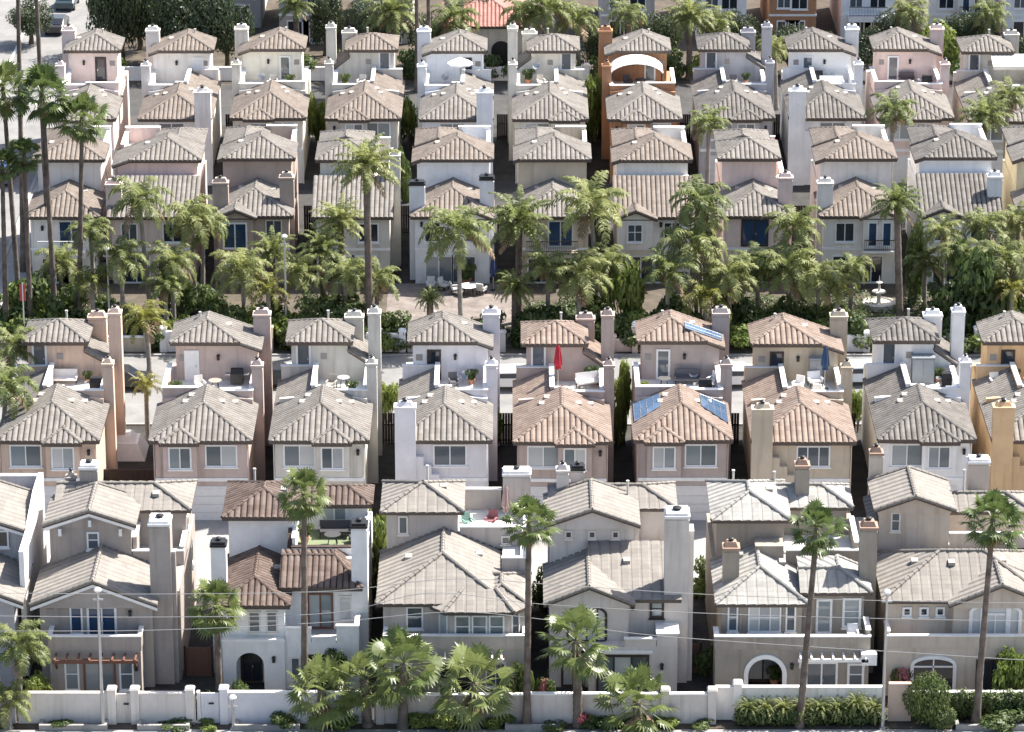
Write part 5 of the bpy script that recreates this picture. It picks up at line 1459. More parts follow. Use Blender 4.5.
def cabinet(x, y, z, w, d, hh_, col, label, name='cabinet'):
    o = tag(empty(name, (x, y, z)), label, 'cabinet'); mt = simple('cab_%d_%d' % (int(col[0] * 100), int(col[2] * 100)), col, .6)
    m = MB(); m.box(-w / 2, w / 2, -d / 2, d / 2, .06, hh_); m.build('body', mt, o)
    for sx in (-1, 1): m = MB(); m.box(min(sx * .02, sx * (w / 2 - .03)), max(sx * .02, sx * (w / 2 - .03)), -d / 2 - .03, -d / 2 - .002, .1, hh_ - .08); m.build('door', mt, o)
    m = MB(); m.box(-w / 2 - .04, w / 2 + .04, -d / 2 - .05, d / 2 + .04, hh_, hh_ + .06); m.build('lid', mt, o)
D2 = 5.72
x = X2(514); parasol(x + 2.95, Y2 + 8.6, D2, 3.3, (.45, .03, .05), 'closed red parasol on the deck of the mauve brown house')
chair(x + 5.0, Y2 + 9.6, D2, R(20), (.72, .71, .70), 'pale sofa on the deck beside the red parasol', 'garden_sofa', 1.6); pot(x + 5.2, Y2 + 10.5, D2, 1.0, 'potted plant at the wall behind the pale sofa')
x = X2(752); parasol(x + 5.4, Y2 + 9.2, D2, 3.0, (.04, .08, .16), 'closed dark blue parasol on the deck of the sand house')
chair(x + 3.6, Y2 + 9.0, D2, R(-30), (.80, .80, .80), 'white chair left of the dark blue parasol'); chair(x + 4.8, Y2 + 9.8, D2, R(15), (.80, .80, .80), 'white chair behind the dark blue parasol, near the wall', w=.9); chair(x + 4.9, Y2 + 8.0, D2, R(160), (.80, .80, .80), 'white chair at the parapet before the dark blue parasol'); cabinet(x + 4.9, Y2 + 10.6, D2, .9, .5, 1.7, (.30, .31, .33), 'grey cupboard at the wall of the sand house deck')
x = X2(878); cabinet(x + 3.9, Y2 + 10.4, D2, 1.5, .8, 1.9, (.20, .22, .24), 'big grey cabinet on the deck of the bright white house')
grill(x + 5.5, Y2 + 9.4, D2, 'black barbecue right of the big grey cabinet'); chair(x + 5.4, Y2 + 7.6, D2, R(180), (.35, .38, .42), 'grey chair at the parapet of the bright white house deck'); pot(x + 4.9, Y2 + 10.5, D2, .9, 'agave like potted plant beside the grey cabinet')
x = X2(634); grill(x + 5.0, Y2 + 8.2, D2, 'black barbecue on the deck with the solar panels'); chair(x + 3.9, Y2 + 10.2, D2, R(0), (.12, .12, .13), 'dark bench at the wall of the solar panel house', 'garden_bench', 1.7); chair(x + 5.6, Y2 + 9.8, D2, R(-40), (.78, .78, .78), 'white chair at the post of the solar panel house deck'); table(x + 2.3, Y2 + 9.4, D2, .45, (.1, .1, .1), 'little dark table on the solar panel house deck'); pot(x + .9, Y2 + 8.6, D2, .7, 'small yellow green potted plant left on the solar panel house deck', kind='light')
x = X2(-4); grill(x + 5.7, Y2 + 8.5, D2, 'dark barbecue on the peach house deck'); chair(x + 3.4, Y2 + 10.2, D2, R(0), (.75, .75, .74), 'white bench at the wall of the peach house deck', 'garden_bench', 1.6)
x = X2(150); grill(x + 5.0, Y2 + 10.2, D2, 'round dark barbecue at the wall of the rose house deck')
x = X2(992); pot(x + 2.6, Y2 + 10.3, D2, .9, 'potted plant on the apricot house deck'); chair(x + 1.3, Y2 + 9.6, D2, R(10), (.78, .76, .72), 'pale chair beside the apricot house door')
# clutter on the mauve grey front house
x = -7.56; zf = 5.9
table(x + 5.6, FY + 9.2, zf, .6, (.75, .78, .75), 'pale round table among the clutter on the roof deck'); chair(x + 4.9, FY + 10.2, zf, R(30), (.16, .27, .24), 'green chair among the clutter on the roof deck'); chair(x + 6.3, FY + 10.6, zf, R(-20), (.28, .12, .13), 'dark red chair among the clutter on the roof deck')
parasol(x + 7.2, FY + 9.6, zf, 3.0, (.42, .30, .28), 'closed dusty pink parasol on the cluttered roof deck'); chair(x + 4.9, FY + 8.3, zf, R(160), (.7, .74, .72), 'pale chair at the front of the cluttered roof deck'); pot(x + 7.9, FY + 8.4, zf, .9, 'potted plant in the corner of the cluttered roof deck')
# white front house deck
x = -17.0; zf = 6.2
chair(x + 6.3, FY + 8.2, zf, R(0), (.05, .05, .055), 'black sofa on the green turf deck', 'garden_sofa', 1.9); chair(x + 7.5, FY + 7.2, zf, R(-80), (.05, .05, .055), 'black armchair on the green turf deck', w=.9); table(x + 6.2, FY + 6.9, zf, .5, (.06, .06, .06), 'low dark table on the green turf deck'); pot(x + 4.5, FY + 7.2, zf, 1.1, 'bushy reddish potted plant on the green turf deck')
# dark taupe front house
x = 11.9; chair(x + 8.1, FY - .3, 3.12, R(0), (.8, .8, .8), 'white chair on the balcony of the dark taupe house'); pot(x + 3.6, FY + .2, .01, 1.1, 'potted plant inside the white arch')
# fourth row decks
x = X4(420); parasol(x + 3.2, Y4 + 9.4, D2, 2.6, (.80, .80, .80), 'open white parasol on the bluish white house deck', True, 1.1); chair(x + 3.9, Y4 + 9.8, D2, 0, (.06, .06, .07), 'dark chair under the open white parasol')
x = X4(789); chair(x + 4.2, Y4 + 9.0, D2, R(0), (.82, .82, .82), 'white sofa on the dazzling white house deck', 'garden_sofa', 2.0); grill(x + 3.1, Y4 + 10.3, D2, 'dark barbecue beside the door of the dazzling white house')
x = X4(877); grill(x + 5.0, Y4 + 9.0, D2, 'black barbecue on the pink house deck'); chair(x + 3.4, Y4 + 10.3, D2, 0, (.12, .10, .10), 'dark bench on the pink house deck', 'garden_bench', 1.3)
x = X4(608)
aw = tag(empty('awning', (x + 2.6, Y4 + 8.9, 8.2)), 'arched white awning over the rust orange house deck', 'awning'); m = MB()
for i in range(10):
    a0, a1 = math.pi * (.12 + .76 * i / 10), math.pi * (.12 + .76 * (i + 1) / 10)
    pa, pb = (-2.4 * math.cos(a0), 1.3 * math.sin(a0) - 1.25), (-2.4 * math.cos(a1), 1.3 * math.sin(a1) - 1.25)
    m.prism_y([(pa[0], pa[1] - .05), (pb[0], pb[1] - .05), pb, pa], -1.4, 1.6)
m.build('canopy', WHITE, aw)
for sx in (-2.1, 2.1):
    m = MB(); m.tube([(sx, -1.3, -2.45), (sx, -1.3, -.85)], .05, 6); m.build('post', DARK, aw)
chair(x + 1.9, Y4 + 9.4, D2, R(20), (.10, .10, .11), 'dark chair under the arched white awning'); table(x + 3.0, Y4 + 9.0, D2, .5, (.08, .08, .08), 'dark table under the arched white awning')
x = X4(968); aw = tag(empty('awning', (x + 4.6, Y4 + 10.9, 8.1)), 'flat cream awning over the deck in the upper right', 'awning'); m = MB(); m.prism_x([(0, .1), (-2.2, -.45), (-2.2, -.52), (0, .03)], -1.6, 1.9); m.build('canopy', CREAM, aw); m = MB(); m.box(-1.6, 1.9, -2.25, -2.2, -.7, -.4); m.build('valance', CREAM, aw)
# patio of the lilac white house in the third row
x = X3(411); parasol(x + 6.3, Y3 - 1.6, .02, 2.7, (.04, .06, .14), 'closed navy parasol on the patio of the lilac white house'); table(x + 4.4, Y3 - 2.6, .02, .7, (.8, .8, .8), 'white table on the patio by the navy parasol')
for i, (dx, dy, l) in enumerate(((1.5, -1.4, 'pale chair at the patio doors, leftmost of the patio'), (2.5, -1.5, 'pale chair between patio doors and white table'), (3.4, -2.4, 'pale chair left of the white patio table'), (5.4, -2.5, 'pale chair right of the white patio table'))): chair(x + dx, Y3 + dy, .02, i * .9, (.6, .6, .58), l)
pot(x + 4.2, Y3 - .6, .02, 1.5, 'pink flowering pot by the patio window'); pot(x + 7.1, Y3 - 1.2, .02, 1.3, 'potted shrub right of the navy parasol')
# fountain
x = at(877, 293, 278)[0]; o = tag(empty('fountain', (x, 276.5, 0)), 'small pale tiered fountain before the tall blue windows', 'fountain'); m = MB()
m.lathe([(1.2, 0), (1.25, .45), (1.1, .5), (1.05, .35)], (0, 0, 0), 16); m.build('basin', CREAM, o); m = MB(); m.lathe([(.2, .3), (.14, 1.1), (.55, 1.25), (.5, 1.3), (.1, 1.3), (.08, 1.9), (.25, 2.0), (.05, 2.1), (.02, 2.5)], (0, 0, 0), 12); m.build('column', CREAM, o)
# white balls on pillars
for px in (609, 635):
    x = XG(px); o = tag(empty('gate_pillar', (x, 266.2, 0)), 'pillar with white ball at the %s of the pinkish wall' % ('left' if px == 609 else 'right'), 'pillar'); m = MB(); m.box(-.2, .2, -.2, .2, 0, 1.9); m.box(-.27, .27, -.27, .27, 1.9, 2.0); m.build('post', P_PINK, o)
    m = MB(); m.lathe([(.05, 0), (.2, .08), (.27, .26), (.2, .44), (.05, .52)], (0, 0, 2.0), 12); m.build('ball', WHITE, o)
# red flag on a staff by the tall palms
x = at(23, 300, 267.5)[0]; o = tag(empty('flag', (x, 267.5, 0)), 'small red and white flag on a staff below the tall palms at left', 'flag'); zt = at(23, 288, 267.5)[1]; m = MB(); m.tube([(0, 0, 0), (0, 0, zt + .4)], .045, 6); m.build('staff', WHITE, o); m = MB(); m.box(-.22, .2, -.02, .02, zt - 1.0, zt + .3); m.build('cloth', simple('flag_red', (.50, .10, .08), .9), o)
# side yard between peach and rose houses
x = at(122, 410, 246)[0]
for dx, dy, l in ((0, 0, 'white draped heap in the yard between peach and rose house'),):
    o = tag(empty('covered_furniture', (x, 246, 0)), l, 'furniture'); m = MB(); m.frustum(-1.6, 1.6, -1.5, 1.5, 0, 1.1, .5); m.frustum(-.7, .9, -.8, .9, 1.1, 1.5, .3); m.build('cover', WHITE, o)
m = MB(); m.box(-2.4, 2.4, -.04, .04, 0, 1.8)
for i in range(12): m.box(-2.4 + i * .4, -2.4 + i * .4 + .34, -.07, -.042, .05, 1.78)
o = tag(m.build('yard_fence', DARKTRIM), 'dark board fence between peach and rose house', 'fence'); o.location = (at(132, 470, 238)[0], 238.5, 0)

for Y_, XX, pxs, rowname in ((Y2, X2, (262, 382, 503, 622, 742, 865, 981), 'second'), (Y3, X3, (200, 303, 404, 505, 604, 711, 812, 911), 'third'), (Y4, X4, (222, 317, 412, 504, 598, 690, 783, 870, 960), 'fourth')):  # dark fences added so that the gaps between houses read black
    for i, px in enumerate(pxs):
        r = tag(empty('added_gap_fence', (XX(px), Y_ + (13.6 if rowname == 'second' else 12.5), 0)), 'added board fence darkening gap %s from the left between houses of the %s row' % (('one', 'two', 'three', 'four', 'five', 'six', 'seven', 'eight', 'nine')[i], rowname), 'fence', 'added dark fences between the houses')
        m = MB()
        for k in range(7): m.box(-.65 + k * .186, -.65 + k * .186 + .17, -.02, .02, .04, 2.35)
        m.box(-.65, .65, .02, .06, .3, .4); m.box(-.65, .65, .02, .06, 1.45, 1.55); m.build('boards', DARKTRIM, r)

# pots, loungers and boxes on the emptier decks
x = X2(-4); pot(x + 2.7, Y2 + 7.2, D2, .8, 'potted shrub at the front of the peach house deck'); pot(x + 4.9, Y2 + 10.5, D2, .7, 'small potted shrub at the wall of the peach house deck')
x = X2(150); chair(x + 2.6, Y2 + 9.0, D2, R(25), (.62, .60, .57), 'pale chair in the middle of the rose house deck'); pot(x + 1.0, Y2 + 8.0, D2, .9, 'potted shrub in the left corner of the rose house deck'); table(x + 3.6, Y2 + 9.0, D2, .45, (.3, .26, .22), 'brown table on the rose house deck')
x = X2(270); chair(x + 3.6, Y2 + 9.2, D2, R(-15), (.3, .28, .26), 'brown chair on the grey beige house deck'); pot(x + 5.0, Y2 + 8.0, D2, .9, 'potted shrub on the right of the grey beige house deck'); table(x + 4.4, Y2 + 9.6, D2, .4, (.6, .58, .55), 'pale table on the grey beige house deck')
x = X2(396); pot(x + 4.8, Y2 + 10.2, D2, .9, 'potted shrub at the wall of the lilac white house deck'); chair(x + 3.6, Y2 + 9.6, D2, R(10), (.10, .10, .11), 'dark chair on the lilac white house deck')
x = X2(992); table(x + 3.6, Y2 + 9.4, D2, .45, (.25, .2, .16), 'brown table on the apricot house deck')
x = X4(231); chair(x + 3.0, Y4 + 9.6, D2, R(10), (.5, .47, .43), 'pale brown chair on the off white fourth row deck'); pot(x + 4.4, Y4 + 9.4, D2, .9, 'potted shrub on the off white fourth row deck')
x = X4(326); pot(x + 1.2, Y4 + 9.2, D2, 1.0, 'potted shrub on the deck beside the slim twin chimneys'); chair(x + 2.6, Y4 + 9.4, D2, R(-20), (.55, .53, .5), 'pale chair on the deck beside the slim twin chimneys')
x = X4(513); pot(x + 1.3, Y4 + 10.2, D2, 1.1, 'reddish potted shrub on the warm cream house deck'); chair(x + 2.4, Y4 + 9.4, D2, R(15), (.6, .56, .5), 'pale chair on the warm cream house deck')
x = X4(697); pot(x + 4.6, Y4 + 10.3, D2, .8, 'potted shrub on the pale grey fourth row deck'); chair(x + 3.5, Y4 + 9.4, D2, R(0), (.12, .12, .13), 'dark chair on the pale grey fourth row deck')
x = X4(139); chair(x + 3.4, Y4 + 9.4, D2, R(0), (.62, .6, .57), 'pale chair on the deck left of the stepped fourth row chimney')
# ------------------------------------------------------------------ palms, trees, shrubs
GT = 'tall fan palms at the left'
palm('fan', 3, 88, 271, 1.42, 'tall fan palm at the left edge, left of the two out-of-frame trunks', GT, 10)
palm('fan', 42, 93, 270, 1.49, 'tall fan palm with the broadest crown of the left group', GT, 46)
palm('fan', 82, 118, 270, 1.35, 'leaning tall fan palm, rightmost of the left group', GT, 70)
palm('fan', 24, 155, 269, 0.96, 'smaller fan palm with crown below the two broad left crowns', GT, 23)
palm('fan', 2, 165, 268.5, 0.92, 'small crowned fan palm at the left edge below the others', GT, -2)
palm('fan', 17, -45, 285, 1.35, 'fan palm trunk at left running out of the top, nearer the edge', GT, 9)
palm('fan', 34, -50, 283, 1.35, 'fan palm trunk at left running out of the top, second from the edge', GT, 36)
# front street fan palms
GF = 'tall fan palms of the front street'
palm('fan', 304, 492, 203.6, 1.03, 'tall fan palm before the white house, crown against its brown roof', GF, 300)
palm('fan', 529, 522, 202.5, 1.03, 'tall fan palm between mauve grey and pale mauve house', GF, 527)
palm('fan', 817, 528, 202.5, 1.06, 'tall fan palm before the dark taupe house', GF, 805)
palm('fan', 993, 520, 202.6, 1.17, 'tall fan palm before the tan house at the right', GF, 985)
GS = 'short fan palms of the front street'
palm('fan', 216, 605, 206, 1.13, 'dense fan palm between taupe and white house', GS, 217)
palm('loose', 322, 690, 202.3, 1.27, 'short fan palm at the foot of the white house, leftmost of its cluster', GS, 320)
palm('loose', 364, 680, 202.6, 1.06, 'short fan palm with pale dead trunk, second of the cluster', GS, 367)
palm('loose', 404, 664, 202.4, 1.32, 'highest short fan palm of the cluster before the mauve grey house', GS, 402)
palm('loose', 474, 683, 202.3, 1.36, 'short fan palm with the widest crown before the mauve grey pergola', GS, 474)
palm('loose', 576, 640, 202.6, 1.27, 'fan palm before the pale mauve house, left of its glass doors', GS, 579)
palm('loose', 637, 702, 202.2, 1.24, 'low fan palm at the bottom edge before the pale mauve wall', GS, 638)
palm('feather', 20, 645, 203.6, .85, 'small feather palm at the left edge before the grey house', GS, 15)
palm('feather', 8, 700, 202.3, .7, 'low feather palm in the lower left corner', GS, 8)
# garden palms of the third row
GP = 'feather palms in the gardens of the third row'
for a in (('feather', 139, 200, 271, 1.0, 'high arching feather palm before the pinkish house', 148),
          ('feather', 190, 218, 273, .95, 'feather palm with twin look before the warm brown house, left side', 194),
          ('feather', 203, 225, 274, .85, 'second feather palm close right of its twin by the warm brown house', 200),
          ('feather', 121, 258, 269, .95, 'bright feather palm low before the pinkish house', 121),
          ('yellow', 92, 283, 268, .9, 'yellowish low palm right of the tall trunks', 92),
          ('feather', 90, 232, 276, .75, 'small feather palm between cream and pinkish house', 93),
          ('feather', 242, 270, 269, 1.0, 'fluffy grey green feather palm before the rose house chimney', 244),
          ('stiff', 366, 168, 268, 1.05, 'tallest feather palm, its slim trunk before the beige house', 368),
          ('feather', 458, 232, 268, 1.2, 'wide drooping feather palm before the lilac white house', 461),
          ('stiff', 519, 224, 273, 1.1, 'stiff feather palm between lilac white and tan house', 519),
          ('feather', 591, 206, 272, 1.25, 'large drooping feather palm before the tan house', 600),
          ('feather', 578, 275, 269, 1.05, 'low full feather palm before the tan house', 580),
          ('feather', 700, 203, 273, 1.05, 'high feather palm left of the big dark window', 703),
          ('feather', 692, 244, 271, 1.15, 'full feather palm below the high one left of the big dark window', 700),
          ('yellow', 706, 300, 268, 1.2, 'yellow green feather palm low behind the solar house', 704),
          ('feather', 796, 226, 273, .95, 'high feather palm right of the big dark window', 800),
          ('feather', 788, 268, 270, 1.1, 'full feather palm low right of the big dark window', 792),
          ('feather', 818, 276, 269.5, .95, 'feather palm just left of the fountain', 820),
          ('feather', 757, 268, 271, .95, 'greyish feather palm below the big dark window', 760),
          ('stiff', 897, 204, 270, .8, 'tall slim palm between fountain and white house', 905),
          ('feather', 925, 262, 276, .7, 'small feather palm in the gap left of the white house', 926),
          ('feather', 1003, 258, 270, 1.0, 'feather palm with several trunks at the right end', 1000),
          ('feather', 1018, 222, 276, .8, 'high feather palm at the right edge before the yellow house', 1022),
          ('feather', 985, 226, 275, .8, 'feather palm before the right half of the white house', 988),
          ('feather', 943, 232, 276, .75, 'feather palm before the small left gable of the white house', 945),
          ('feather', 300, 272, 270, .85, 'leaning feather palm right of the pale lamp post', 312),
          ('stiff', 340, 222, 274, .85, 'broad leaved palm left of the tallest feather palm', 345),
          ('stiff', 322, 250, 272, .8, 'dark full palm between lamp post and tallest palm', 324),
          ('feather', 165, 285, 268.5, .7, 'palm with orange brown fronds before the pinkish house', 165),
          ('yellow', 146, 320, 262, 1.0, 'yellow palm standing between peach and rose house roofs', 148),
          ('yellow', 146, 386, 248, .6, 'low yellow palm in the yard between peach and rose house', 146),
          ('cycad', 515, 290, 269.5, 1.0, 'dark cycad with a rosette of fronds before the tan house', 515),
          ('feather', 6, 385, 238, .9, 'feather palm at the left edge beside the peach house', -6),
          ('feather', 14, 345, 246, .8, 'yellowish feather palm behind the peach house at the left edge', -4),
          ('cycad', 430, 300, 268, .7, 'small bright cycad left of the patio', 430),
          ('feather', 60, 262, 273, .8, 'feather palm between the trunk feet of the tall left group', 60),
          ('feather', 172, 262, 270, .85, 'feather palm in front of the gap left of the warm brown house', 172),
          ('stiff', 272, 252, 274, .75, 'broad palm before the right window of the warm brown house', 272),
          ('feather', 345, 272, 269, .8, 'low feather palm just left of the tallest trunk', 344),
          ('yellow', 268, 292, 268, .8, 'yellow green low palm left of the pale lamp post', 268),
          ('feather', 548, 268, 270, .85, 'feather palm left of the low full one before the tan house', 548),
          ('feather', 610, 262, 271, .8, 'feather palm in the gap right of the tan house', 610),
          ('feather', 668, 272, 269, .9, 'low feather palm left of the full ones by the big dark window', 668),
          ('feather', 730, 276, 269, .9, 'low feather palm under the big dark window', 730),
          ('yellow', 838, 288, 268.5, .75, 'yellow green low palm left of the fountain', 838),
          ('feather', 962, 256, 272, .85, 'feather palm over the dark weeping tree shape', 962),
          ('feather', 852, 268, 274, .7, 'small feather palm at the cream white house wall', 852),
          ('yellow', 1012, 290, 268, .8, 'yellow green low palm at the right end of the inner road', 1012),
          ('feather', 376, 280, 270, .8, 'small feather palm right of the tallest trunk', 378)):
    palm(a[0], a[1], a[2], a[3], a[4] * (1.06 if a[0] != 'cycad' else 1.2), a[5], GP, a[6])
# palms between the third and fourth rows, and beyond the fourth
GB = 'palms between the upper rows'
for a in (('feather', 709, 124, 302, .85, 'palm in the gap between rust orange and pale grey house', 708), ('feather', 893, 112, 303, .95, 'palm between dazzling white and pink house', 893), ('stiff', 985, 118, 301, 1.0, 'full palm before the beige house in the upper right', 985), ('feather', 1008, 98, 304, .9, 'drooping palm at the upper right edge', 1008),
          ('stiff', 392, 14, 340, 1.2, 'dark palm at the top, left of the coral red roof', 392), ('feather', 455, 18, 341, 1.1, 'feather palm overlapping the coral red roof at left', 456), ('feather', 548, 10, 340, 1.2, 'feather palm right of the coral red roof', 548), ('feather', 577, 20, 341, 1.0, 'pale feather palm left of the slate grey top house', 580),
          ('feather', 524, 14, 341, 1.0, 'feather palm just at the right eave of the coral red roof', 524), ('feather', 628, 14, 342, .9, 'feather palm before the slate grey top house', 630), ('stiff', 690, 18, 340, 1.1, 'dark palm left of the sunlit white house at the top', 690), ('feather', 716, 24, 341, .9, 'yellowish palm before the sunlit white house at the top', 716), ('stiff', 295, 6, 345, .8, 'small palm before the ornate house at the top', 297),
          ('feather', 775, 48, 330, .7, 'slender palm between pale grey and dazzling white house', 778), ('feather', 910, 12, 342, .9, 'palm among the top right shrubs', 911), ('feather', 990, 14, 342, .9, 'palm at the top right before the white corner house', 990)):
    palm(a[0], a[1], a[2], a[3], a[4], a[5], GB, a[6])
# tall thin trunks out of the frame near the top
for px, l in ((416, 'thin palm trunk running out of the top, left one'), (428, 'thin palm trunk running out of the top, right one')):
    palm('fan', px, -60, 336, 1.6, l, GB, px)

# shrubs: garden beds along the inner road (px, py, depth, radius, height)
SH = [(8, 285, 270, 2.0, 3.2, 'bush'), (30, 290, 271, 1.8, 3.0, 'light'), (60, 292, 270, 1.9, 2.8, 'bush'), (14, 312, 267.6, 1.6, 2.0, 'bush'), (75, 306, 268, 1.8, 2.2, 'bush'), (38, 312, 268, 1.7, 2.0, 'light'),
      (104, 300, 270, 1.5, 2.0, 'bush'), (180, 282, 274, 1.2, 2.6, 'light'), (200, 284, 274, 1.6, 2.2, 'bush'), (225, 292, 269, 1.5, 2.2, 'bush'), (262, 303, 268, 1.6, 2.0, 'light'), (282, 300, 270, 1.6, 2.4, 'bush'), (302, 306, 268, 1.5, 1.9, 'light'), (332, 296, 268.5, 2.1, 2.6, 'ball'), (352, 292, 270, 1.5, 2.4, 'bush'),
      (388, 300, 269, 1.2, 1.5, 'bush'), (484, 300, 268.5, 1.4, 1.6, 'bush'), (540, 296, 269, 1.6, 2.2, 'bush'), (560, 300, 268, 1.5, 1.8, 'bush'), (600, 292, 270, 1.4, 2.2, 'bush'), (621, 280, 270, 1.2, 4.4, 'light'), (652, 300, 268, 1.6, 2.0, 'light'), (664, 292, 270, 1.4, 2.4, 'bush'), (680, 300, 269, 1.5, 2.2, 'bush'), (726, 288, 270, 1.5, 2.8, 'bush'), (740, 300, 268, 1.5, 2.0, 'bush'), (768, 296, 269, 1.3, 1.9, 'light'),
      (800, 300, 271, 1.5, 2.4, 'bush'), (832, 300, 270, 1.4, 2.2, 'bush'), (852, 302, 269, 1.2, 1.4, 'bush'), (882, 302, 270, 1.2, 1.3, 'bush'), (945, 294, 271, 1.4, 2.8, 'bush'), (985, 290, 269.5, 1.4, 3.4, 'light'), (1015, 290, 270, 1.5, 3.0, 'bush'), (962, 300, 268.5, 1.3, 1.8, 'bush')]
WHERE = ['at the left edge below the tall trunks', 'between the second and third tall trunk', 'right of the leaning trunk foot', 'at the roadside in the left corner of the beds', 'right of the red flag', 'just behind the red flag', 'under the yellowish low palm', 'under the twin feather palms', 'in shade right of the twin feather palms', 'left of the fluffy feather palm', 'behind the rose house chimney', 'left of the pale lamp post', 'at the foot of the pale lamp post', 'round and clipped behind the grey beige house roof', 'behind the round clipped one', 'left of the patio wall', 'below the navy parasol', 'right of the dark cycad', 'at the roadside right of the dark cycad', 'left of the yellow green tree shape', 'tall and yellow green between two white balls', 'behind the right white ball', 'left of the full feather palm feet', 'at the full feather palm feet', 'under the big dark window at left', 'at the roadside behind the solar house chimney', 'behind the sand house roof tip', 'at the thin trunks left of the fountain', 'close left of the fountain', 'low at the fountain left', 'low before the fountain', 'dark under the white house corner', 'tall and yellow green before the white house', 'at the right edge of the garden beds', 'low at the roadside before the white house']
for (px, py, Y, rx, hh_, k), wtxt in zip(SH, WHERE):
    bush(px, py, Y, rx * 1.25, hh_ * 1.3, ('light green shrub ' if k == 'light' else 'dark green shrub ') + wtxt, k)
bush(975, 270, 270, 2.6, 6.8, 'big dark weeping tree shape before the white third row house', 'bush', name='weeping_tree', cat='tree')
bush(916, 262, 277, .8, 6.2, 'narrow dark cypress between fountain and white house', 'ball', name='cypress', cat='tree')
# ground cover over the beds of the inner road
for i, px in enumerate(range(150, 1020, 27)):
    if 400 < px < 505: continue
    bush(px, 318, 267.0 + (i % 3) * .5, 1.25 + .2 * (i % 4), 1.7 + .35 * (i % 3), ('low sunlit roadside shrub, number %s from the left along the inner road' % ['one','two','three','four','five','six','seven','eight','nine','ten','eleven','twelve','thirteen','fourteen','fifteen','sixteen','seventeen','eighteen','nineteen','twenty','twenty one','twenty two','twenty three','twenty four','twenty five','twenty six','twenty seven','twenty eight','twenty nine','thirty','thirty one','thirty two','thirty three'][i - (4 if px > 450 else 0)]), 'light' if i % 3 == 1 else 'bush', 'roadside shrubs')
q_ = random.Random(77); blobs = []
for i in range(150):
    X_ = q_.uniform(-37, 44); Y_ = q_.uniform(267.3, 277.5); r_ = q_.uniform(.9, 1.9)
    if -9 < X_ < 1.0 and Y_ > 269: continue
    blobs.append((X_, Y_, .3, r_, r_ * .8, q_.uniform(.4, 1.0)))
tag(leaf_blob(blobs, 42000, .13, 78).build('ground_cover', leafmat('ground_cover_leaf', (.035, .06, .02), (.11, .15, .045), .35)), kind='stuff')
# hedge and shrubs of the front street
x0, x1 = XF(738), XF(882)
def hedge(x0, x1, y0, y1, hgt, label, n=4200, seed=1, size=.10):
    q_ = random.Random(seed); r = tag(empty('hedge', ((x0 + x1) / 2, (y0 + y1) / 2, 0)), label, 'hedge')
    b = []; k = max(3, int((x1 - x0) / .9))
    for i in range(k):
        b.append(((x0 - x1) / 2 + (x1 - x0) * (i + .5) / k, q_.uniform(-.1, .1), hgt * .5 + q_.uniform(-.06, .1), .75, (y1 - y0) / 2, hgt * .5))
    leaf_blob(b, n, size, seed).build('foliage', L_BUSH, r)
    s_ = MB()
    for i in range(k): s_.tube([(b[i][0], 0, 0), (b[i][0] + .1, 0, hgt * .7)], [.05, .02], 5)
    s_.build('stem', BARKD, r)
hedge(x0, x1, 202.2, 203.4, 1.15, 'dark lower hedge at the foot of the cream wall', 5200, 3)
for i in range(8):
    px = 748 + i * 18; w_ = ['at the left end of the hedge', 'second along the hedge', 'third along the hedge', 'left of the tall palm trunk at the hedge', 'right of the tall palm trunk at the hedge', 'sixth along the hedge, spiky', 'seventh along the hedge, spiky', 'by the lamp post at the hedge end'][i]
    x = XF(px); r = tag(empty('bird_of_paradise', (x, 202.9, 0)), 'light leafy plant ' + w_, 'plant', 'leafy plants over the hedge')
    hgt = 1.6 if i != 6 else 2.0
    child('crown', CYCAD[0][0], r, (0, 0, .9 if i != 6 else 1.2), (.62, .62, .62), i * 1.1)
    s_ = MB(); s_.tube([(0, 0, 0), (0, 0, .95 if i != 6 else 1.25)], .06, 6); s_.build('stem', BARKD, r)
bush(929, 690, 203.0, 1.35, 2.9, 'round clipped tree shrub right of the peach gate wall', 'ball', 'front shrubs', name='round_shrub')
bush(943, 716, 202.4, .9, 1.2, 'small round shrub at the foot of the big round one', 'ball', 'front shrubs', name='round_shrub')
hedge(XF(955), XF(1050), 203.2, 204.0, 1.9, 'dark trimmed hedge before the tan house', 4200, 8)
bush(1000, 712, 202.5, 1.5, .9, 'grey green low shrub before the dark hedge', 'bush', 'front shrubs')
bush(1012, 660, 205.5, 1.2, 3.4, 'tall loose shrub by the right edge behind the hedge', 'light', 'front shrubs')
bush(905, 668, 206.5, .7, 1.8, 'thin shrub left of the arched white window', 'bush', 'front shrubs', bloom=True)
bush(430, 722, 202.4, 1.2, 1.0, 'bright green low shrub before the mauve grey wall', 'light', 'front shrubs')
bush(516, 672, 205.2, .9, 3.2, 'dark shrub right of the mauve grey house, behind its wall', 'bush', 'front shrubs')
bush(548, 676, 205, .6, 1.8, 'pink flowering shrub left of the pale mauve doors', 'bush', 'front shrubs', bloom=True)
bush(586, 722, 202.5, .6, .8, 'small pink flowering shrub at the palm foot before the pale mauve wall', 'bush', 'front shrubs', bloom=True)
bush(232, 676, 205.2, .8, 1.9, 'creeper left of the arched white entry', 'bush', 'front shrubs')
bush(210, 682, 205, 1.2, 1.6, 'dark shrub at the foot of the dense fan palm', 'bush', 'front shrubs')
bush(40, 690, 205.3, .9, 1.9, 'loose shrub at the left corner of the taupe house', 'light', 'front shrubs')
bush(330, 640, 207.0, 1.0, 2.7, 'loose creeper under the white house balcony', 'bush', 'front shrubs')
bush(705, 668, 209.5, .8, 1.9, 'green shrub in the dark gap right of the broad chimney', 'bush', 'front shrubs')
bush(172, 725, 202.5, 1.1, .45, 'low dark ground shrub right of the taupe gate', 'bush', 'front shrubs')
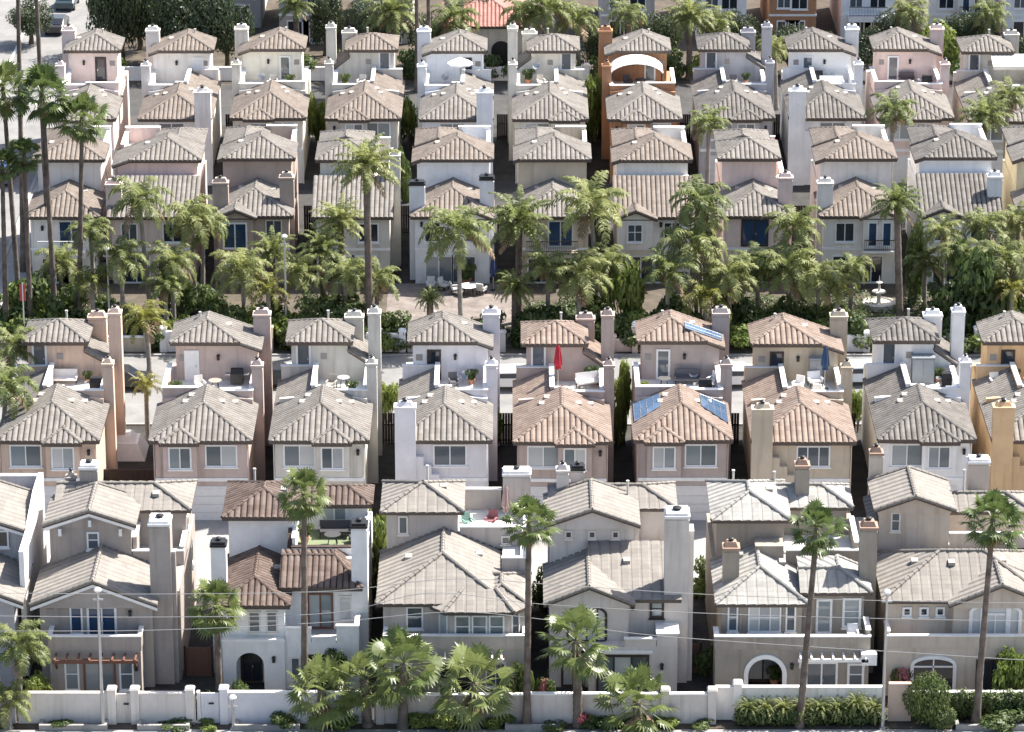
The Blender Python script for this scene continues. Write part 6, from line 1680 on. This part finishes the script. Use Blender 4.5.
bush(208, 728, 202.5, .8, .4, 'low yellow green shrub under the white gate', 'light', 'front shrubs')
for px, Y, rx, hg, k, l in ((60, 202.5, .8, .5, 'bush', 'low dark shrub by the street lamp foot at left'), (285, 202.6, 1.0, .9, 'bush', 'dark shrub left of the short palm cluster'), (345, 202.5, .9, .7, 'light', 'bright low shrub between the first two short palms'), (452, 202.5, .9, .8, 'bush', 'dark low shrub left of the widest short palm'), (500, 202.6, .8, .7, 'light', 'bright low shrub right of the widest short palm'), (552, 202.5, .8, .5, 'bush', 'low dark shrub right of the middle tall trunk'), (612, 202.5, .9, .7, 'bush', 'dark low shrub left of the lowest fan palm'), (662, 202.5, .9, .6, 'light', 'bright low shrub right of the lowest fan palm'), (700, 202.5, .8, .4, 'bush', 'low dark shrub at the right end of the pale mauve wall')):
    bush(px, 725, Y, rx, hg, l, k, 'front shrubs')
# shrubs in the side gaps
bush(372, 505, 222.5, 1.2, 6.2, 'yellow green tall shrub between white and mauve grey house', 'light', 'gap shrubs', name='tall_shrub')
bush(372, 535, 219, .9, 4.4, 'darker tall shrub below the yellow green one by the white house', 'bush', 'gap shrubs', name='tall_shrub')
bush(622, 360, 248, .9, 6.0, 'tall bright bamboo like shrub between mauve brown and solar house', 'light', 'gap shrubs', name='tall_shrub')
bush(390, 362, 252, .9, 3.0, 'bright shrub behind the dark gap left of the lilac white house', 'light', 'gap shrubs')
bush(384, 330, 266.5, 1.0, 1.6, 'green shrub beyond the road left of the lilac white house', 'light', 'gap shrubs')
bush(860, 360, 250, .7, 3.2, 'yellow green shrub in the gap left of the bright white house', 'light', 'gap shrubs')
bush(700, 540, 221, .8, 1.5, 'small shrub in the gap right of the broad chimney', 'light', 'gap shrubs')
bush(490, 428, 247, .8, 3.0, 'shrub in the gap right of the lilac white house', 'light', 'gap shrubs')
bush(403, 150, 303, .9, 4.5, 'dark shrub in the gap right of the beige fourth row house', 'bush', 'gap shrubs')
bush(316, 90, 318, 1.0, 5.0, 'green shrub in the gap right of the off white fourth row house', 'light', 'gap shrubs')
bush(409, 80, 318, .9, 4.5, 'green shrub in the gap left of the bluish white house', 'light', 'gap shrubs')
bush(592, 85, 318, 1.1, 6.5, 'yellowish tall shrub in the gap left of the rust orange house', 'light', 'gap shrubs')
bush(540, 540, 219.5, .8, 3.2, 'dark shrub added to darken the gap between mauve grey and pale mauve house', 'bush', 'gap shrubs')  # added shrub, hides the bright alley so this gap stays dark
bush(706, 520, 221.5, 1.0, 2.2, 'dark shrub far back in the gap right of the broad chimney', 'bush', 'gap shrubs')
# trees at the top
tree(192, 342, 9.0, 3.8, 7.5, 'big dark leafy tree at the top left, before the shaded house')
tree(168, 345, 9.0, 3.4, 7.0, 'dark leafy tree left of the big one at the top left')
tree(226, 343, 7.0, 2.2, 5.4, 'dark leafy tree right of the big one at the top left')
tree(120, 344, 10.5, 3.2, 8.5, 'dark tree by the cross street at the top')
tree(138, 350, 11, 3, 9, 'tall dark tree behind the cross street trees')
for px, Y, zt, cr, l in ((430, 344, 6, 2.6, 'round tree left of the coral red roof'), (375, 346, 7, 2.6, 'dim tree before the dim grey top house'), (600, 342, 5, 2.2, 'grey green tree right of the feather palms at the top'), (660, 344, 6, 2.4, 'tree between slate grey and sunlit white house'), (790, 341, 5.5, 2.4, 'tree before the rust orange top house'), (816, 340, 5, 2.2, 'tree right of the rust orange top house'),
                         (860, 341, 4.2, 2.4, 'tree before the porch roof house at the top right'), (885, 343, 6, 2.4, 'tree right of the porch roof house at the top right'), (940, 341, 5.6, 2.4, 'light tree left of the tall narrow windows'), (970, 344, 6.5, 2.6, 'tree before the white corner house'), (740, 345, 6, 2.0, 'tree right of the sunlit white house'), (325, 348, 7, 1.8, 'tree in the dark gap at the top'), (482, 347, 7.5, 2.2, 'tree behind the coral red roof'), (30, 352, 5, 2.5, 'tree beyond the cross street at the far left'), (1020, 341, 5, 2.2, 'tree at the top right edge')):
    tree(px, Y, zt * .85, cr * .9, zt * .65, l, kind='light' if 'light' in l else 'tree')
for px, Y, hh_, l, k in ((480, 340, 2.2, 'shrub under the coral red roof', 'bush'), (512, 340, 2.0, 'shrub right of the dark arched doorway', 'bush'), (560, 340.5, 2.4, 'shrub at the feather palm feet at the top', 'light'), (610, 340, 2.2, 'shrub left of the slate grey top house', 'bush'), (640, 340.2, 2.4, 'shrub before the slate grey top house', 'bush'), (670, 340, 2.4, 'shrub left of the sunlit white top house', 'bush'), (705, 340, 2.2, 'yellow green shrub before the sunlit white top house', 'light'), (765, 340, 2.4, 'shrub left of the rust orange top house', 'bush'), (830, 340, 2.0, 'shrub left of the porch roof house', 'bush'), (905, 340.3, 2.6, 'orange tinged shrub at the top right', 'light'), (955, 340, 2.6, 'light shrub under the tall narrow windows', 'light'), (350, 340, 2.4, 'shrub at the dark gap at the top', 'bush'), (265, 340, 2.2, 'shrub left of the ornate top house', 'light'), (310, 340.4, 1.8, 'shrub right of the ornate top house', 'bush'), (108, 340, 2.0, 'bright shrub by the cross street corner', 'light'), (415, 340, 2.4, 'shrub below the thin palm trunks at the top', 'bush'), (1000, 340, 2.4, 'shrub at the far top right', 'bush')):
    bush(px, 40, Y, 1.6, hh_, l, k, 'shrubs of the far gardens')
print('objects', len(bpy.data.objects))
